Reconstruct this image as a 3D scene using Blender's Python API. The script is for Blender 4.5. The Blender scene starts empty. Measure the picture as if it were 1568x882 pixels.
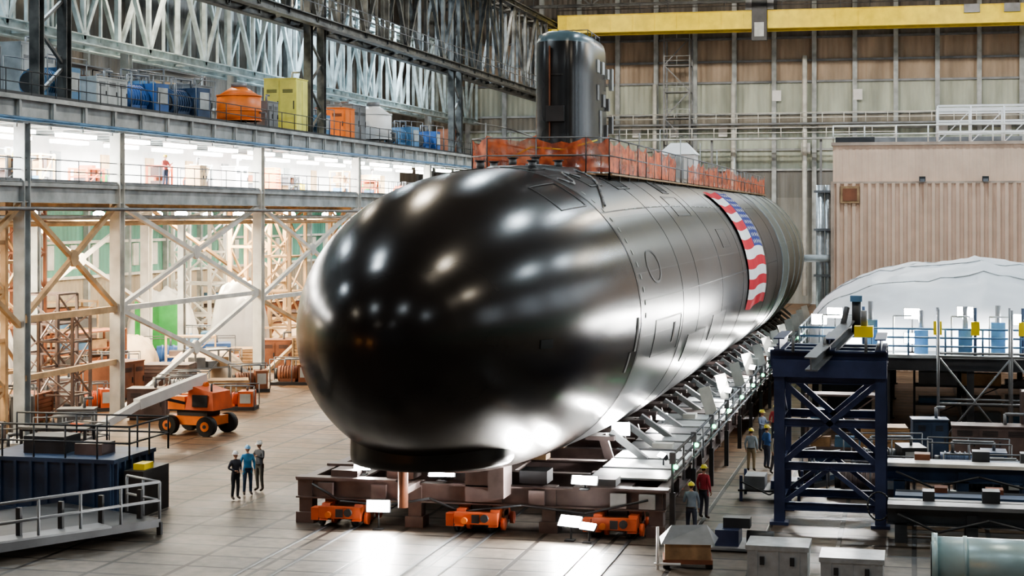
import bpy, math, random
from math import sin, cos, pi, sqrt, radians
from mathutils import Vector, Matrix, noise
random.seed(7)
R = random.uniform
# ------------------------------------------------------------------ materials
_m = {}
def mat(name, col, rough=.6, metal=0., var=.25, scale=.8, coat=0., col2=None, bump=0., stretch=1.):
    if name in _m: return _m[name]
    m = bpy.data.materials.new(name); m.use_nodes = True
    nt = m.node_tree; N = nt.nodes; L = nt.links
    b = N['Principled BSDF']
    g = N.new('ShaderNodeNewGeometry')
    mp = N.new('ShaderNodeMapping'); mp.inputs['Scale'].default_value = (scale, scale, scale/stretch)
    L.new(g.outputs['Position'], mp.inputs['Vector'])
    n = N.new('ShaderNodeTexNoise'); n.inputs['Scale'].default_value = 1.3; n.inputs['Detail'].default_value = 6
    L.new(mp.outputs[0], n.inputs['Vector'])
    r = N.new('ShaderNodeValToRGB')
    r.color_ramp.elements[0].position = .32; r.color_ramp.elements[1].position = .68
    c1 = tuple(max(0, c*(1-var)) for c in col); c2 = col2 or tuple(min(1, c*(1+var)) for c in col)
    r.color_ramp.elements[0].color = (*c1, 1); r.color_ramp.elements[1].color = (*c2, 1)
    L.new(n.outputs['Fac'], r.inputs['Fac']); L.new(r.outputs['Color'], b.inputs['Base Color'])
    b.inputs['Roughness'].default_value = rough; b.inputs['Metallic'].default_value = metal
    b.inputs['Coat Weight'].default_value = coat
    if bump:
        bp = N.new('ShaderNodeBump'); bp.inputs['Strength'].default_value = bump; bp.inputs['Distance'].default_value = .05
        L.new(n.outputs['Fac'], bp.inputs['Height']); L.new(bp.outputs[0], b.inputs['Normal'])
    _m[name] = m; return m
def emis(name, col, s):
    if name in _m: return _m[name]
    m = bpy.data.materials.new(name); m.use_nodes = True
    b = m.node_tree.nodes['Principled BSDF']
    b.inputs['Base Color'].default_value = (*col, 1)
    b.inputs['Emission Color'].default_value = (*col, 1); b.inputs['Emission Strength'].default_value = s
    _m[name] = m; return m

STEEL = mat('steel_grey', (.20,.21,.225), .5, .4)
LSTEEL = mat('painted_steel_light', (.40,.43,.44), .55, .1, .3)
WSTEEL = mat('painted_steel_white', (.70,.70,.66), .5, 0, .2)
DSTEEL = mat('steel_dark', (.05,.053,.058), .5, .4)
TRUSSL = mat('truss_paint_light', (.46,.54,.55), .5, .1, .35)
TRUSSD = mat('truss_paint_dark', (.06,.065,.07), .5, .3, .4, col2=(.17,.175,.17))
TAN = mat('tan_primer', (.55,.38,.22), .6, 0, .3)
RUST = mat('rust_primer', (.22,.085,.045), .65, 0, .35)
BROWN = mat('cradle_brown', (.15,.115,.11), .5, .2, .35)
ORANGE = mat('orange_paint', (.78,.20,.04), .45, 0, .2)
REDOR = mat('red_orange_paint', (.62,.13,.05), .45, 0, .25)
YELLOW = mat('yellow_paint', (.90,.70,.04), .45, 0, .15)
PYEL = mat('pale_yellow_paint', (.78,.74,.18), .5, 0, .15)
BLUE = mat('blue_paint', (.04,.11,.30), .45, 0, .25)
LBLUE = mat('light_blue_paint', (.10,.22,.38), .5, 0, .3)
NAVY = mat('navy_paint', (.035,.050,.12), .45, .1, .35)
CBLUE = mat('container_blue', (.035,.065,.13), .5, .1, .35)
GREEN = mat('green_paint', (.06,.42,.10), .5, 0, .2)
WHITE = mat('white_paint', (.80,.80,.80), .5, 0, .08)
BLACK = mat('black_rubber', (.015,.015,.016), .7, 0, .2)
WOOD = mat('wood_tan', (.36,.23,.125), .7, 0, .3, 2)
ALU = mat('galvanised', (.50,.53,.55), .35, .6, .15, 3)
TARP = mat('tarp_white', (.70,.70,.69), .55, 0, .12, .5, bump=.4)
TARPT = mat('tarp_tan', (.60,.47,.34), .65, 0, .2, .6, bump=.4)
GLOW = emis('lamp_glow', (1,.98,.94), 80)
GLOWW = emis('tube_glow', (1,.97,.9), 30)
GREENL = emis('green_lamp', (.1,1,.4), 10)

# ------------------------------------------------------------------ mesh builder
class MB:
    def __init__(s): s.v=[]; s.f=[]; s.m=[]; s.s=[]; s.mats=[]
    def mi(s, m):
        if m not in s.mats: s.mats.append(m)
        return s.mats.index(m)
    def face(s, idx, m, sm=False): s.f.append(idx); s.m.append(s.mi(m)); s.s.append(sm)
    def poly(s, pts, m, sm=False):
        b=len(s.v); s.v += [tuple(p) for p in pts]; s.face(tuple(range(b,b+len(pts))), m, sm)
    def hexa(s, P, m):
        b=len(s.v); s.v += [tuple(p) for p in P]
        for q in ((0,3,2,1),(4,5,6,7),(0,1,5,4),(1,2,6,5),(2,3,7,6),(3,0,4,7)): s.face(tuple(b+i for i in q), m)
    def box(s, x0,x1,y0,y1,z0,z1, m):
        s.hexa([(x0,y0,z0),(x1,y0,z0),(x1,y1,z0),(x0,y1,z0),(x0,y0,z1),(x1,y0,z1),(x1,y1,z1),(x0,y1,z1)], m)
    def fr(s, p, q):
        d=(q-p).normalized(); up=Vector((0,0,1)) if abs(d.z)<.95 else Vector((0,1,0))
        a=d.cross(up).normalized(); return d,a,a.cross(d)
    def beam(s, p, q, w, h, m):
        p=Vector(p); q=Vector(q); d,a,t=s.fr(p,q); a=a*w/2; t=t*h/2
        s.hexa([p-a-t,p+a-t,p+a+t,p-a+t,q-a-t,q+a-t,q+a+t,q-a+t], m)
    def ibeam(s, p, q, w, h, m):
        p=Vector(p); q=Vector(q); d,a,t=s.fr(p,q); th=min(w,h)*.12; o=t*(h/2-th/2)
        s.beam(p+o,q+o,w,th,m); s.beam(p-o,q-o,w,th,m); s.beam(p,q,th,h-2*th,m)
    def hcol(s, x,y,z0,z1,w,m):
        t=w*.12
        s.box(x-w/2,x+w/2,y-w/2,y-w/2+t,z0,z1,m); s.box(x-w/2,x+w/2,y+w/2-t,y+w/2,z0,z1,m); s.box(x-t/2,x+t/2,y-w/2+t,y+w/2-t,z0,z1,m)
        s.box(x-w*.8,x+w*.8,y-w*.8,y+w*.8,z0,z0+.06,m)
    def tube(s, p, q, r, m, n=8, r2=None, caps=True, sm=True):
        p=Vector(p); q=Vector(q); d,a,t=s.fr(p,q); r2=r if r2 is None else r2; b=len(s.v)
        for c,rr in ((p,r),(q,r2)):
            for i in range(n):
                an=2*pi*i/n; s.v.append(tuple(c+a*cos(an)*rr+t*sin(an)*rr))
        for i in range(n): s.face((b+i,b+(i+1)%n,b+n+(i+1)%n,b+n+i), m, sm)
        if caps: s.face(tuple(b+n-1-i for i in range(n)), m); s.face(tuple(b+n+i for i in range(n)), m)
    def path(s, pts, r, m, n=6):
        for a,b in zip(pts[:-1],pts[1:]): s.tube(a,b,r,m,n)
    def grid(s, P, m, sm=True, wrap=False):
        b=len(s.v); nr=len(P); nc=len(P[0])
        for row in P: s.v += [tuple(p) for p in row]
        for i in range(nr-1):
            for j in range(nc if wrap else nc-1):
                k=(j+1)%nc
                s.face((b+i*nc+j,b+i*nc+k,b+(i+1)*nc+k,b+(i+1)*nc+j), m(i,j) if callable(m) else m, sm)
    def ball(s, c, rx, ry, rz, m, n=12, k=8, z0=-1., z1=1.):
        P=[]
        a0=math.asin(z0); a1=math.asin(z1)
        for i in range(k+1):
            a=a0+(a1-a0)*i/k
            P.append([(c[0]+rx*cos(a)*cos(2*pi*j/n), c[1]+ry*cos(a)*sin(2*pi*j/n), c[2]+rz*sin(a)) for j in range(n)])
        s.grid(P,m,True,True)
    def rail(s, pts, h, m, sp=2., r=.03, mids=1, kick=False):
        for a,b in zip(pts[:-1],pts[1:]):
            a=Vector(a); b=Vector(b); L=(b-a).length; n=max(1,round(L/sp))
            for i in range(n+1):
                p=a.lerp(b,i/n); s.tube(p,p+Vector((0,0,h)),r,m,5)
            for k in range(mids+1):
                z=Vector((0,0,h*(1-k/(mids+1)))); s.tube(a+z,b+z,r,m,5)
            if kick: s.beam(a+Vector((0,0,.08)),b+Vector((0,0,.08)),.02,.14,m)
    def build(s, name, parent=None, loc=None, rot=None):
        me=bpy.data.meshes.new(name); me.from_pydata(s.v,[],s.f)
        for m in s.mats: me.materials.append(m)
        me.polygons.foreach_set('material_index', s.m); me.polygons.foreach_set('use_smooth', s.s)
        me.update(); o=bpy.data.objects.new(name, me); bpy.context.scene.collection.objects.link(o)
        if parent: o.parent=parent
        if loc: o.location=loc
        if rot: o.rotation_euler=(0,0,rot)
        return o
def empty(name, loc=(0,0,0)):
    e=bpy.data.objects.new(name,None); e.location=loc; e.empty_display_size=.5
    bpy.context.scene.collection.objects.link(e); return e
def area(name, loc, power, size, col=(1,1,1), direc=(0,0,-1), parent=None, sy=None, shape=None, spread=None):
    l=bpy.data.lights.new(name,'AREA'); l.energy=power; l.color=col; l.size=size
    if sy: l.shape='RECTANGLE'; l.size_y=sy
    elif shape: l.shape=shape
    if spread: l.spread=spread
    o=bpy.data.objects.new(name,l); o.location=loc; o.rotation_euler=Vector(direc).to_track_quat('-Z','Y').to_euler()
    bpy.context.scene.collection.objects.link(o)
    if parent: o.parent=parent
    return o

# ------------------------------------------------------------------ camera
cam=bpy.data.cameras.new('camera'); co=bpy.data.objects.new('camera',cam); bpy.context.scene.collection.objects.link(co)
co.location=(0,0,10); co.rotation_euler=(radians(90),0,math.atan(616/2600))
cam.sensor_width=36; cam.lens=2600/1568*36; cam.shift_y=-111/1568; cam.clip_end=1000; cam.clip_start=.5
bpy.context.scene.camera=co

# ------------------------------------------------------------------ room shell
def floor_mat():
    m=bpy.data.materials.new('floor_plates'); m.use_nodes=True; nt=m.node_tree; N=nt.nodes; L=nt.links; b=N['Principled BSDF']
    g=N.new('ShaderNodeNewGeometry')
    br=N.new('ShaderNodeTexBrick'); br.offset=0.; br.inputs['Scale'].default_value=1
    br.inputs['Brick Width'].default_value=2.25; br.inputs['Row Height'].default_value=1.5
    br.inputs['Mortar Size'].default_value=.085; br.inputs['Mortar Smooth'].default_value=.35
    br.inputs['Color1'].default_value=(.70,.70,.70,1); br.inputs['Color2'].default_value=(1,1,1,1); br.inputs['Mortar'].default_value=(.10,.085,.075,1)
    L.new(g.outputs['Position'],br.inputs['Vector'])
    n=N.new('ShaderNodeTexNoise'); n.inputs['Scale'].default_value=.16; n.inputs['Detail'].default_value=8; n.inputs['Roughness'].default_value=.65
    L.new(g.outputs['Position'],n.inputs['Vector'])
    r=N.new('ShaderNodeValToRGB'); e=r.color_ramp.elements
    e[0].position=.3; e[0].color=(.07,.055,.042,1); e[1].position=.72; e[1].color=(.20,.18,.16,1)
    k=e.new(.5); k.color=(.13,.105,.082,1)
    L.new(n.outputs['Fac'],r.inputs['Fac'])
    sp=N.new('ShaderNodeSeparateXYZ'); L.new(g.outputs['Position'],sp.inputs[0])
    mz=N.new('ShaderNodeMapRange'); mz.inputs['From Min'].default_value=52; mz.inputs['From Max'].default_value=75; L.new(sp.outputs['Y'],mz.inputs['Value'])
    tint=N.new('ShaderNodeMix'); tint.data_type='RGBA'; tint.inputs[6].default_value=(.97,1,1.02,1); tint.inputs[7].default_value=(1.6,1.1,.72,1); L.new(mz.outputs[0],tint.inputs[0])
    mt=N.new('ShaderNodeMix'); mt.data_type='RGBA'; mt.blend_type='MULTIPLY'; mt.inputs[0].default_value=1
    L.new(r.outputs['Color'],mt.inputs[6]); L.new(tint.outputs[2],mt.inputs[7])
    mx=N.new('ShaderNodeMix'); mx.data_type='RGBA'; mx.blend_type='MULTIPLY'; mx.inputs[0].default_value=1
    L.new(mt.outputs[2],mx.inputs[6]); L.new(br.outputs['Color'],mx.inputs[7])
    n2=N.new('ShaderNodeTexNoise'); n2.inputs['Scale'].default_value=2.5; n2.inputs['Detail'].default_value=6
    L.new(g.outputs['Position'],n2.inputs['Vector'])
    r2=N.new('ShaderNodeMapRange'); r2.inputs['From Min'].default_value=.3; r2.inputs['From Max'].default_value=.7; r2.inputs['To Min'].default_value=.62; r2.inputs['To Max'].default_value=1.3
    L.new(n2.outputs['Fac'],r2.inputs['Value'])
    mx2=N.new('ShaderNodeMix'); mx2.data_type='RGBA'; mx2.blend_type='MULTIPLY'; mx2.inputs[0].default_value=1
    L.new(mx.outputs[2],mx2.inputs[6]); L.new(r2.outputs[0],mx2.inputs[7]); L.new(mx2.outputs[2],b.inputs['Base Color'])
    r3=N.new('ShaderNodeMapRange'); r3.inputs['From Min'].default_value=.3; r3.inputs['From Max'].default_value=.7; r3.inputs['To Min'].default_value=.36; r3.inputs['To Max'].default_value=.6
    L.new(n.outputs['Fac'],r3.inputs['Value']); L.new(r3.outputs[0],b.inputs['Roughness'])
    bp=N.new('ShaderNodeBump'); bp.inputs['Strength'].default_value=.3; bp.inputs['Distance'].default_value=.03
    L.new(br.outputs['Fac'],bp.inputs['Height']); bp.invert=True; L.new(bp.outputs[0],b.inputs['Normal'])
    return m
def wall_mat(name, bands, wl=.6, axis='X'):
    m=bpy.data.materials.new(name); m.use_nodes=True; nt=m.node_tree; N=nt.nodes; L=nt.links; b=N['Principled BSDF']
    g=N.new('ShaderNodeNewGeometry'); sp=N.new('ShaderNodeSeparateXYZ'); L.new(g.outputs['Position'],sp.inputs[0])
    mr=N.new('ShaderNodeMapRange'); mr.inputs['From Max'].default_value=40; L.new(sp.outputs['Z'],mr.inputs['Value'])
    r=N.new('ShaderNodeValToRGB'); r.color_ramp.interpolation='CONSTANT'; e=r.color_ramp.elements
    e[0].position=0; e[0].color=(*bands[0][1],1); e[1].position=bands[1][0]/40; e[1].color=(*bands[1][1],1)
    for z,c in bands[2:]: k=e.new(z/40); k.color=(*c,1)
    L.new(mr.outputs[0],r.inputs['Fac'])
    mp=N.new('ShaderNodeMapping'); mp.inputs['Scale'].default_value=(.6,.6,.12); L.new(g.outputs['Position'],mp.inputs[0])
    n=N.new('ShaderNodeTexNoise'); n.inputs['Scale'].default_value=1; n.inputs['Detail'].default_value=7; L.new(mp.outputs[0],n.inputs['Vector'])
    r2=N.new('ShaderNodeMapRange'); r2.inputs['From Min'].default_value=.3; r2.inputs['From Max'].default_value=.7; r2.inputs['To Min'].default_value=.65; r2.inputs['To Max'].default_value=1.2
    L.new(n.outputs['Fac'],r2.inputs['Value'])
    mx=N.new('ShaderNodeMix'); mx.data_type='RGBA'; mx.blend_type='MULTIPLY'; mx.inputs[0].default_value=1
    L.new(r.outputs['Color'],mx.inputs[6]); L.new(r2.outputs[0],mx.inputs[7]); L.new(mx.outputs[2],b.inputs['Base Color'])
    w=N.new('ShaderNodeTexWave'); w.bands_direction=axis; w.inputs['Scale'].default_value=.314/wl; L.new(g.outputs['Position'],w.inputs['Vector'])
    bp=N.new('ShaderNodeBump'); bp.inputs['Strength'].default_value=.7; bp.inputs['Distance'].default_value=.08
    L.new(w.outputs['Fac'],bp.inputs['Height']); L.new(bp.outputs[0],b.inputs['Normal']); b.inputs['Roughness'].default_value=.6
    return m
b=MB(); b.box(-58,36,-50,195,-.3,0,floor_mat()); b.build('floor')
WB=wall_mat('far_wall_cladding',[(0,(.30,.30,.28)),(12,(.22,.22,.21)),(15.2,(.52,.58,.50)),(19.9,(.30,.28,.24)),(21.6,(.50,.54,.46)),(25.2,(.42,.33,.25)),(30.2,(.20,.18,.16))],.6)
WALLY=195
b=MB(); b.box(-58,36,WALLY,WALLY+.4,0,38,WB)
b.build('wall_back')
b=MB()
for i in range(22):
    x=-56+i*4.5
    b.hcol(x,WALLY-.4,0,36,.5,LSTEEL)
for z in (15.2,17.5,19.9,21.6,25.2,27.6,30.2): b.box(-57.8,35.8,WALLY-.35,WALLY-.05,z-.12,z+.12,LSTEEL if z<22 else STEEL)
for i in range(14):
    x=-36+i*5+R(-1,1); z=random.choice((19,23,26.5,17)); b.box(x-.5,x+.5,WALLY-.75,WALLY-.62,z,z+1.2,WHITE)
b.build('trim_1')
WLf=wall_mat('side_wall_cladding',[(0,(.42,.36,.28)),(5.6,(.14,.38,.30)),(10.7,(.34,.29,.24)),(19,(.2,.18,.16)),(26,(.14,.13,.12))],.6,'Y')
b=MB(); b.box(-58.4,-58,-50,WALLY,0,38,WLf); b.build('wall_left')
b=MB()
for i in range(46):
    y=40+i*3.3; b.box(-57.99,-57.85,y,y+.9,6.2,7.9,WSTEEL)
    if i%2==0: b.box(-57.99,-57.6,y-1.2,y-.9,0,34,LSTEEL)
for z in (5.6,8.1,10.6,19): b.box(-57.99,-57.7,-20,WALLY-.5,z-.1,z+.1,WSTEEL)
b.build('trim_2')
b=MB(); b.box(36,36.4,-50,WALLY,0,38,WLf); b.build('wall_right')
RPANEL=emis('reflection_panel_glow',(.80,.90,1),2.6)  # unseen glowing panels, added for the bright streaks reflected in the hull side
for i in range(6):
    b=MB(); y=50+i*20; b.box(35.8,35.95,y,y+11,15,24,RPANEL)
    for k in range(6): b.box(35.7,35.8,y+k*2.2-.06,y+k*2.2+.06,15,24,DSTEEL)
    for z in (15,19.5,24): b.box(35.7,35.8,y,y+11,z-.06,z+.06,DSTEEL)
    b.build('reflection_panel_%d'%(i+1))
b=MB(); b.box(-58,36,-50,WALLY,38,38.4,mat('ceiling_deck',(.08,.08,.08),.8)); b.build('ceiling')

def truss(b, p, q, dz, panel, ch, web, m, m2=None):
    m2=m2 or m; p=Vector(p); q=Vector(q); L=(q-p).length; n=round(L/panel); Z=Vector((0,0,dz))
    b.ibeam(p,q,ch,ch,m); b.ibeam(p+Z,q+Z,ch,ch,m)
    for i in range(n+1):
        a=p.lerp(q,i/n); b.beam(a,a+Z,web,web,m2)
        if i<n:
            c=p.lerp(q,(i+1)/n)
            if i%2: b.beam(a,c+Z,web,web,m2)
            else: b.beam(a+Z,c,web,web,m2)
            mid=a.lerp(c,.5); b.beam(mid+Z*.5, mid+(Z if i%2==0 else Z*0), web*.6,web*.6,m2)
b=MB()
for y in range(60,194,14): truss(b,(-57,y,33.4),(35.5,y,33.4),3.6,4.5,.35,.18,TRUSSD)
for x in range(-50,36,8): b.beam((x,60,37.3),(x,194,37.3),.3,.4,TRUSSD)
b.build('roof_truss')
b=MB()
for x in (-50,-52.2): truss(b,(x,36,20.9),(x,193,20.9),7.6,4.6,.6,.28,TRUSSL)
for i in range(35):
    y=36+i*4.6; b.beam((-50,y,20.9),(-52.2,y,20.9),.2,.2,TRUSSL); b.beam((-50,y,28.5),(-52.2,y+2,28.5),.2,.2,TRUSSL)
for y in range(50,193,18): b.hcol(-51,y,15.3,21,.6,LSTEEL)
b.build('crane_runway_truss')
b=MB()
for x in (-38.3,-40.3): truss(b,(x,70,22.8),(x,193,22.8),8.,5.1,.6,.26,TRUSSD)
for i in range(25):
    y=70+i*5.1
    if y<193: b.beam((-38.3,y,22.8),(-40.3,y+2.5,22.8),.18,.18,TRUSSD); b.beam((-38.3,y,30.8),(-40.3,y,30.8),.18,.18,TRUSSD)
b.rail([(-37.7,70,23.2),(-37.7,193,23.2)],1.1,STEEL,3,.04)
for y in (71,107,143,179):
    for dy in (0,2.6): b.hcol(-39.3,y+dy,15.3,31,.5,TRUSSD)
    z=15.5
    while z<30: b.beam((-39.3,y,z),(-39.3,y+2.6,z+1.6),.14,.14,TRUSSD); b.beam((-39.3,y+2.6,z+1.6),(-39.3,y,z+3.2),.14,.14,TRUSSD); z+=3.2
b.build('crane_runway_truss')
# overhead crane
b=MB()
for y in (182.4,185): b.box(-38,35.5,y-.35,y+.35,30,31.8,YELLOW); b.box(-38,35.5,y-.5,y+.5,29.92,30,YELLOW); b.box(-38,35.5,y-.5,y+.5,31.8,31.88,YELLOW)
for k in range(30): b.box(-37+k*2.4,-36.9+k*2.4,181.95,182.05,30.1,31.7,YELLOW)
b.box(-38.6,-37.6,180,187.5,29.4,30.2,YELLOW); b.box(34.5,35.6,180,187.5,29.4,30.2,YELLOW)
b.box(-17.5,-14.5,181.6,186,31.9,33.4,STEEL); b.box(-16.8,-15.2,181.2,181.9,28.6,33.2,DSTEEL); b.box(-16.5,-15.5,181.1,181.2,29,30.5,LSTEEL)
b.rail([(-38,181.9,31.9),(35,181.9,31.9)],1.,STEEL,3,.04)
for x in (5,9,20): b.box(x,x+1.6,181.7,181.95,31.0,31.9,STEEL)
b.build('overhead_crane')
# access tower and catwalk
b=MB()
for x in (-27.5,-24.6):
    for y in (190.6,192.8): b.beam((x,y,0),(x,y,30),.2,.2,STEEL)
for k in range(10):
    z=3*k; b.box(-27.5,-24.6,190.6,192.8,z+2.9,z+3,STEEL)
    b.beam((-27.5,190.6,z),(-24.6,190.6,z+3),.12,.12,STEEL) if k%2 else b.beam((-24.6,190.6,z),(-27.5,190.6,z+3),.12,.12,STEEL)
    b.rail([(-27.5,190.5,z+3),(-24.6,190.5,z+3)],1,LSTEEL,1.5,.04)
b.box(-36,35,192,194,20.2,20.4,STEEL); b.rail([(-36,192,20.4),(35,192,20.4)],1.1,WSTEEL,2.4,.06,1)
b.box(-34,-2,189,190.4,18.4,18.6,LSTEEL); b.rail([(-34,189,18.6),(-2,189,18.6)],1.1,WSTEEL,2.4,.06,1)
b.tube((-20,193.4,1),(-20,193.4,25),.28,WSTEEL); b.tube((-12,193.4,1),(-12,193.4,28),.28,WSTEEL); b.tube((-29,193.4,1),(-29,193.4,25),.25,WSTEEL)
for x in (-34,-22,-10,-3): b.beam((x,189.7,0),(x,189.7,18.4),.25,.25,STEEL)
b.build('access_catwalk')

# ------------------------------------------------------------------ mezzanine
b=MB(); Y0,Y1=40,152
FX=-38.3
cols=[49.6,58.8,67.9,77.1,95.7,114,132,150]
for y in cols:
    b.hcol(FX,y,0,14.1,.55,WSTEEL if y>75 else LSTEEL)
for y in (68,86.2,104.5,122.8,141): b.hcol(-49.8,y,0,14.1,.6,WSTEEL)
for y in (86.2,104.5,122.8,141): b.hcol(-45,y-5,0,11,.4,LSTEEL)
b.box(-57,FX+.2,Y0,Y1,11.3,11.5,LSTEEL); b.ibeam((FX,Y0,11.05),(FX,Y1,11.05),.4,.95,LSTEEL); b.ibeam((-50,Y0,10.9),(-50,Y1,10.9),.4,.8,LSTEEL)
b.box(-57,FX+.3,Y0,Y1,15.1,15.3,LSTEEL); b.ibeam((FX,Y0,14.6),(FX,Y1,14.6),.4,1.1,LSTEEL)
y=Y0
while y<=Y1:
    b.ibeam((FX,y,10.9),(-57,y,10.9),.25,.6,LSTEEL); b.ibeam((FX,y,14.7),(-57,y,14.7),.25,.6,LSTEEL)
    b.box(FX+.16,FX+.24,y-.1,y+.1,14.1,15.1,LSTEEL)
    b.beam((FX,y,15.2),(FX,y,13.9),.12,.12,LSTEEL)
    y+=3.04
b.tube((FX+.35,Y0,14.25),(FX+.35,Y1,14.25),.09,LBLUE); b.tube((FX+.35,Y0,10.3),(FX+.35,Y1,10.3),.09,STEEL)
b.rail([(FX+.1,Y0,15.3),(FX+.1,Y1,15.3)],1.1,DSTEEL,2.2,.028,1,True)
b.rail([(FX+.1,Y0,11.5),(FX+.1,Y1,11.5)],1.05,STEEL,2.2,.028,1,True)
b.box(-47,-46.8,Y0,Y1,11.5,14.4,WHITE)
for i in range(18):
    y=44+i*6; b.box(-46.8,-46.7,y,y+1.1,11.5,13.6,random.choice((LSTEEL,WSTEEL,TAN)))
def xb(y0,y1,z0,z1,m,x=FX,w=.22):
    b.beam((x,y0,z0),(x,y1,z1),w,w,m); b.beam((x,y1,z0),(x,y0,z1),w,w,m); b.tube((x-.05,(y0+y1)/2,(z0+z1)/2),(x+.15,(y0+y1)/2,(z0+z1)/2),.4,m,8)
xb(77.1,95.7,5.4,10.6,WSTEEL); xb(77.1,95.7,.2,5.4,WSTEEL); b.beam((FX,77.1,5.4),(FX,95.7,5.4),.25,.25,WSTEEL)
xb(95.7,114,5,10.6,WSTEEL); xb(95.7,114,.2,5,TAN); b.beam((FX,95.7,5.),(FX,114,5.),.25,.25,WSTEEL)
xb(114,132,3,10.6,TAN); xb(67.9,77.1,5.4,10.6,TAN); b.beam((FX,67.9,5.4),(FX,77.1,5.4),.3,.3,TAN)
b.beam((FX,67.9,2.8),(FX,77.1,2.8),.25,.25,TAN); xb(104.5,122.8,5,10.6,TAN,-49.8); xb(86.2,104.5,4,10.6,WSTEEL,-49.8)
xb(68,86.2,3,10.6,TAN,-49.8); xb(58.8,67.9,5,10.6,TAN)
for x in (-41.5,-45,-53): b.ibeam((x,Y0,10.6),(x,Y1,10.6),.3,.5,TAN)
for x,z in ((-39.6,9.9),(-40.2,9.6),(-47,9.7)): b.tube((x,Y0,z),(x,Y1,z),.12,TAN if z<9.8 else LSTEEL)
mezz=b.build('steel_mezzanine')
b=MB()
y=46
while y<150:
    for x in (-40.2,-43.8):
        b.box(x-.25,x+.25,y-1.8,y+1.8,14.0,14.1,WHITE); b.box(x-.24,x+.24,y-1.7,y+1.7,13.82,14.0,GLOWW)
    y+=6.1
for y in range(50,150,9):
    for x in (-43,-53): b.ball((x,y,10.1),.4,.4,.22,GLOW,10,5); b.tube((x,y,10.2),(x,y,10.6),.1,STEEL)
fx=b.build('fluorescent_light_fixture')
for y in (50,64,78,92,106,120,134,147): area('mezz_lamp',(-42,y,13.75),4200,10,(1,.97,.92),sy=3.,parent=fx).rotation_euler=(0,0,pi/2)
for y in (56,74,92,110,128,146): area('bay_lamp',(-46,y,9.9),5000,6,(1,.84,.60),parent=fx)

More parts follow.
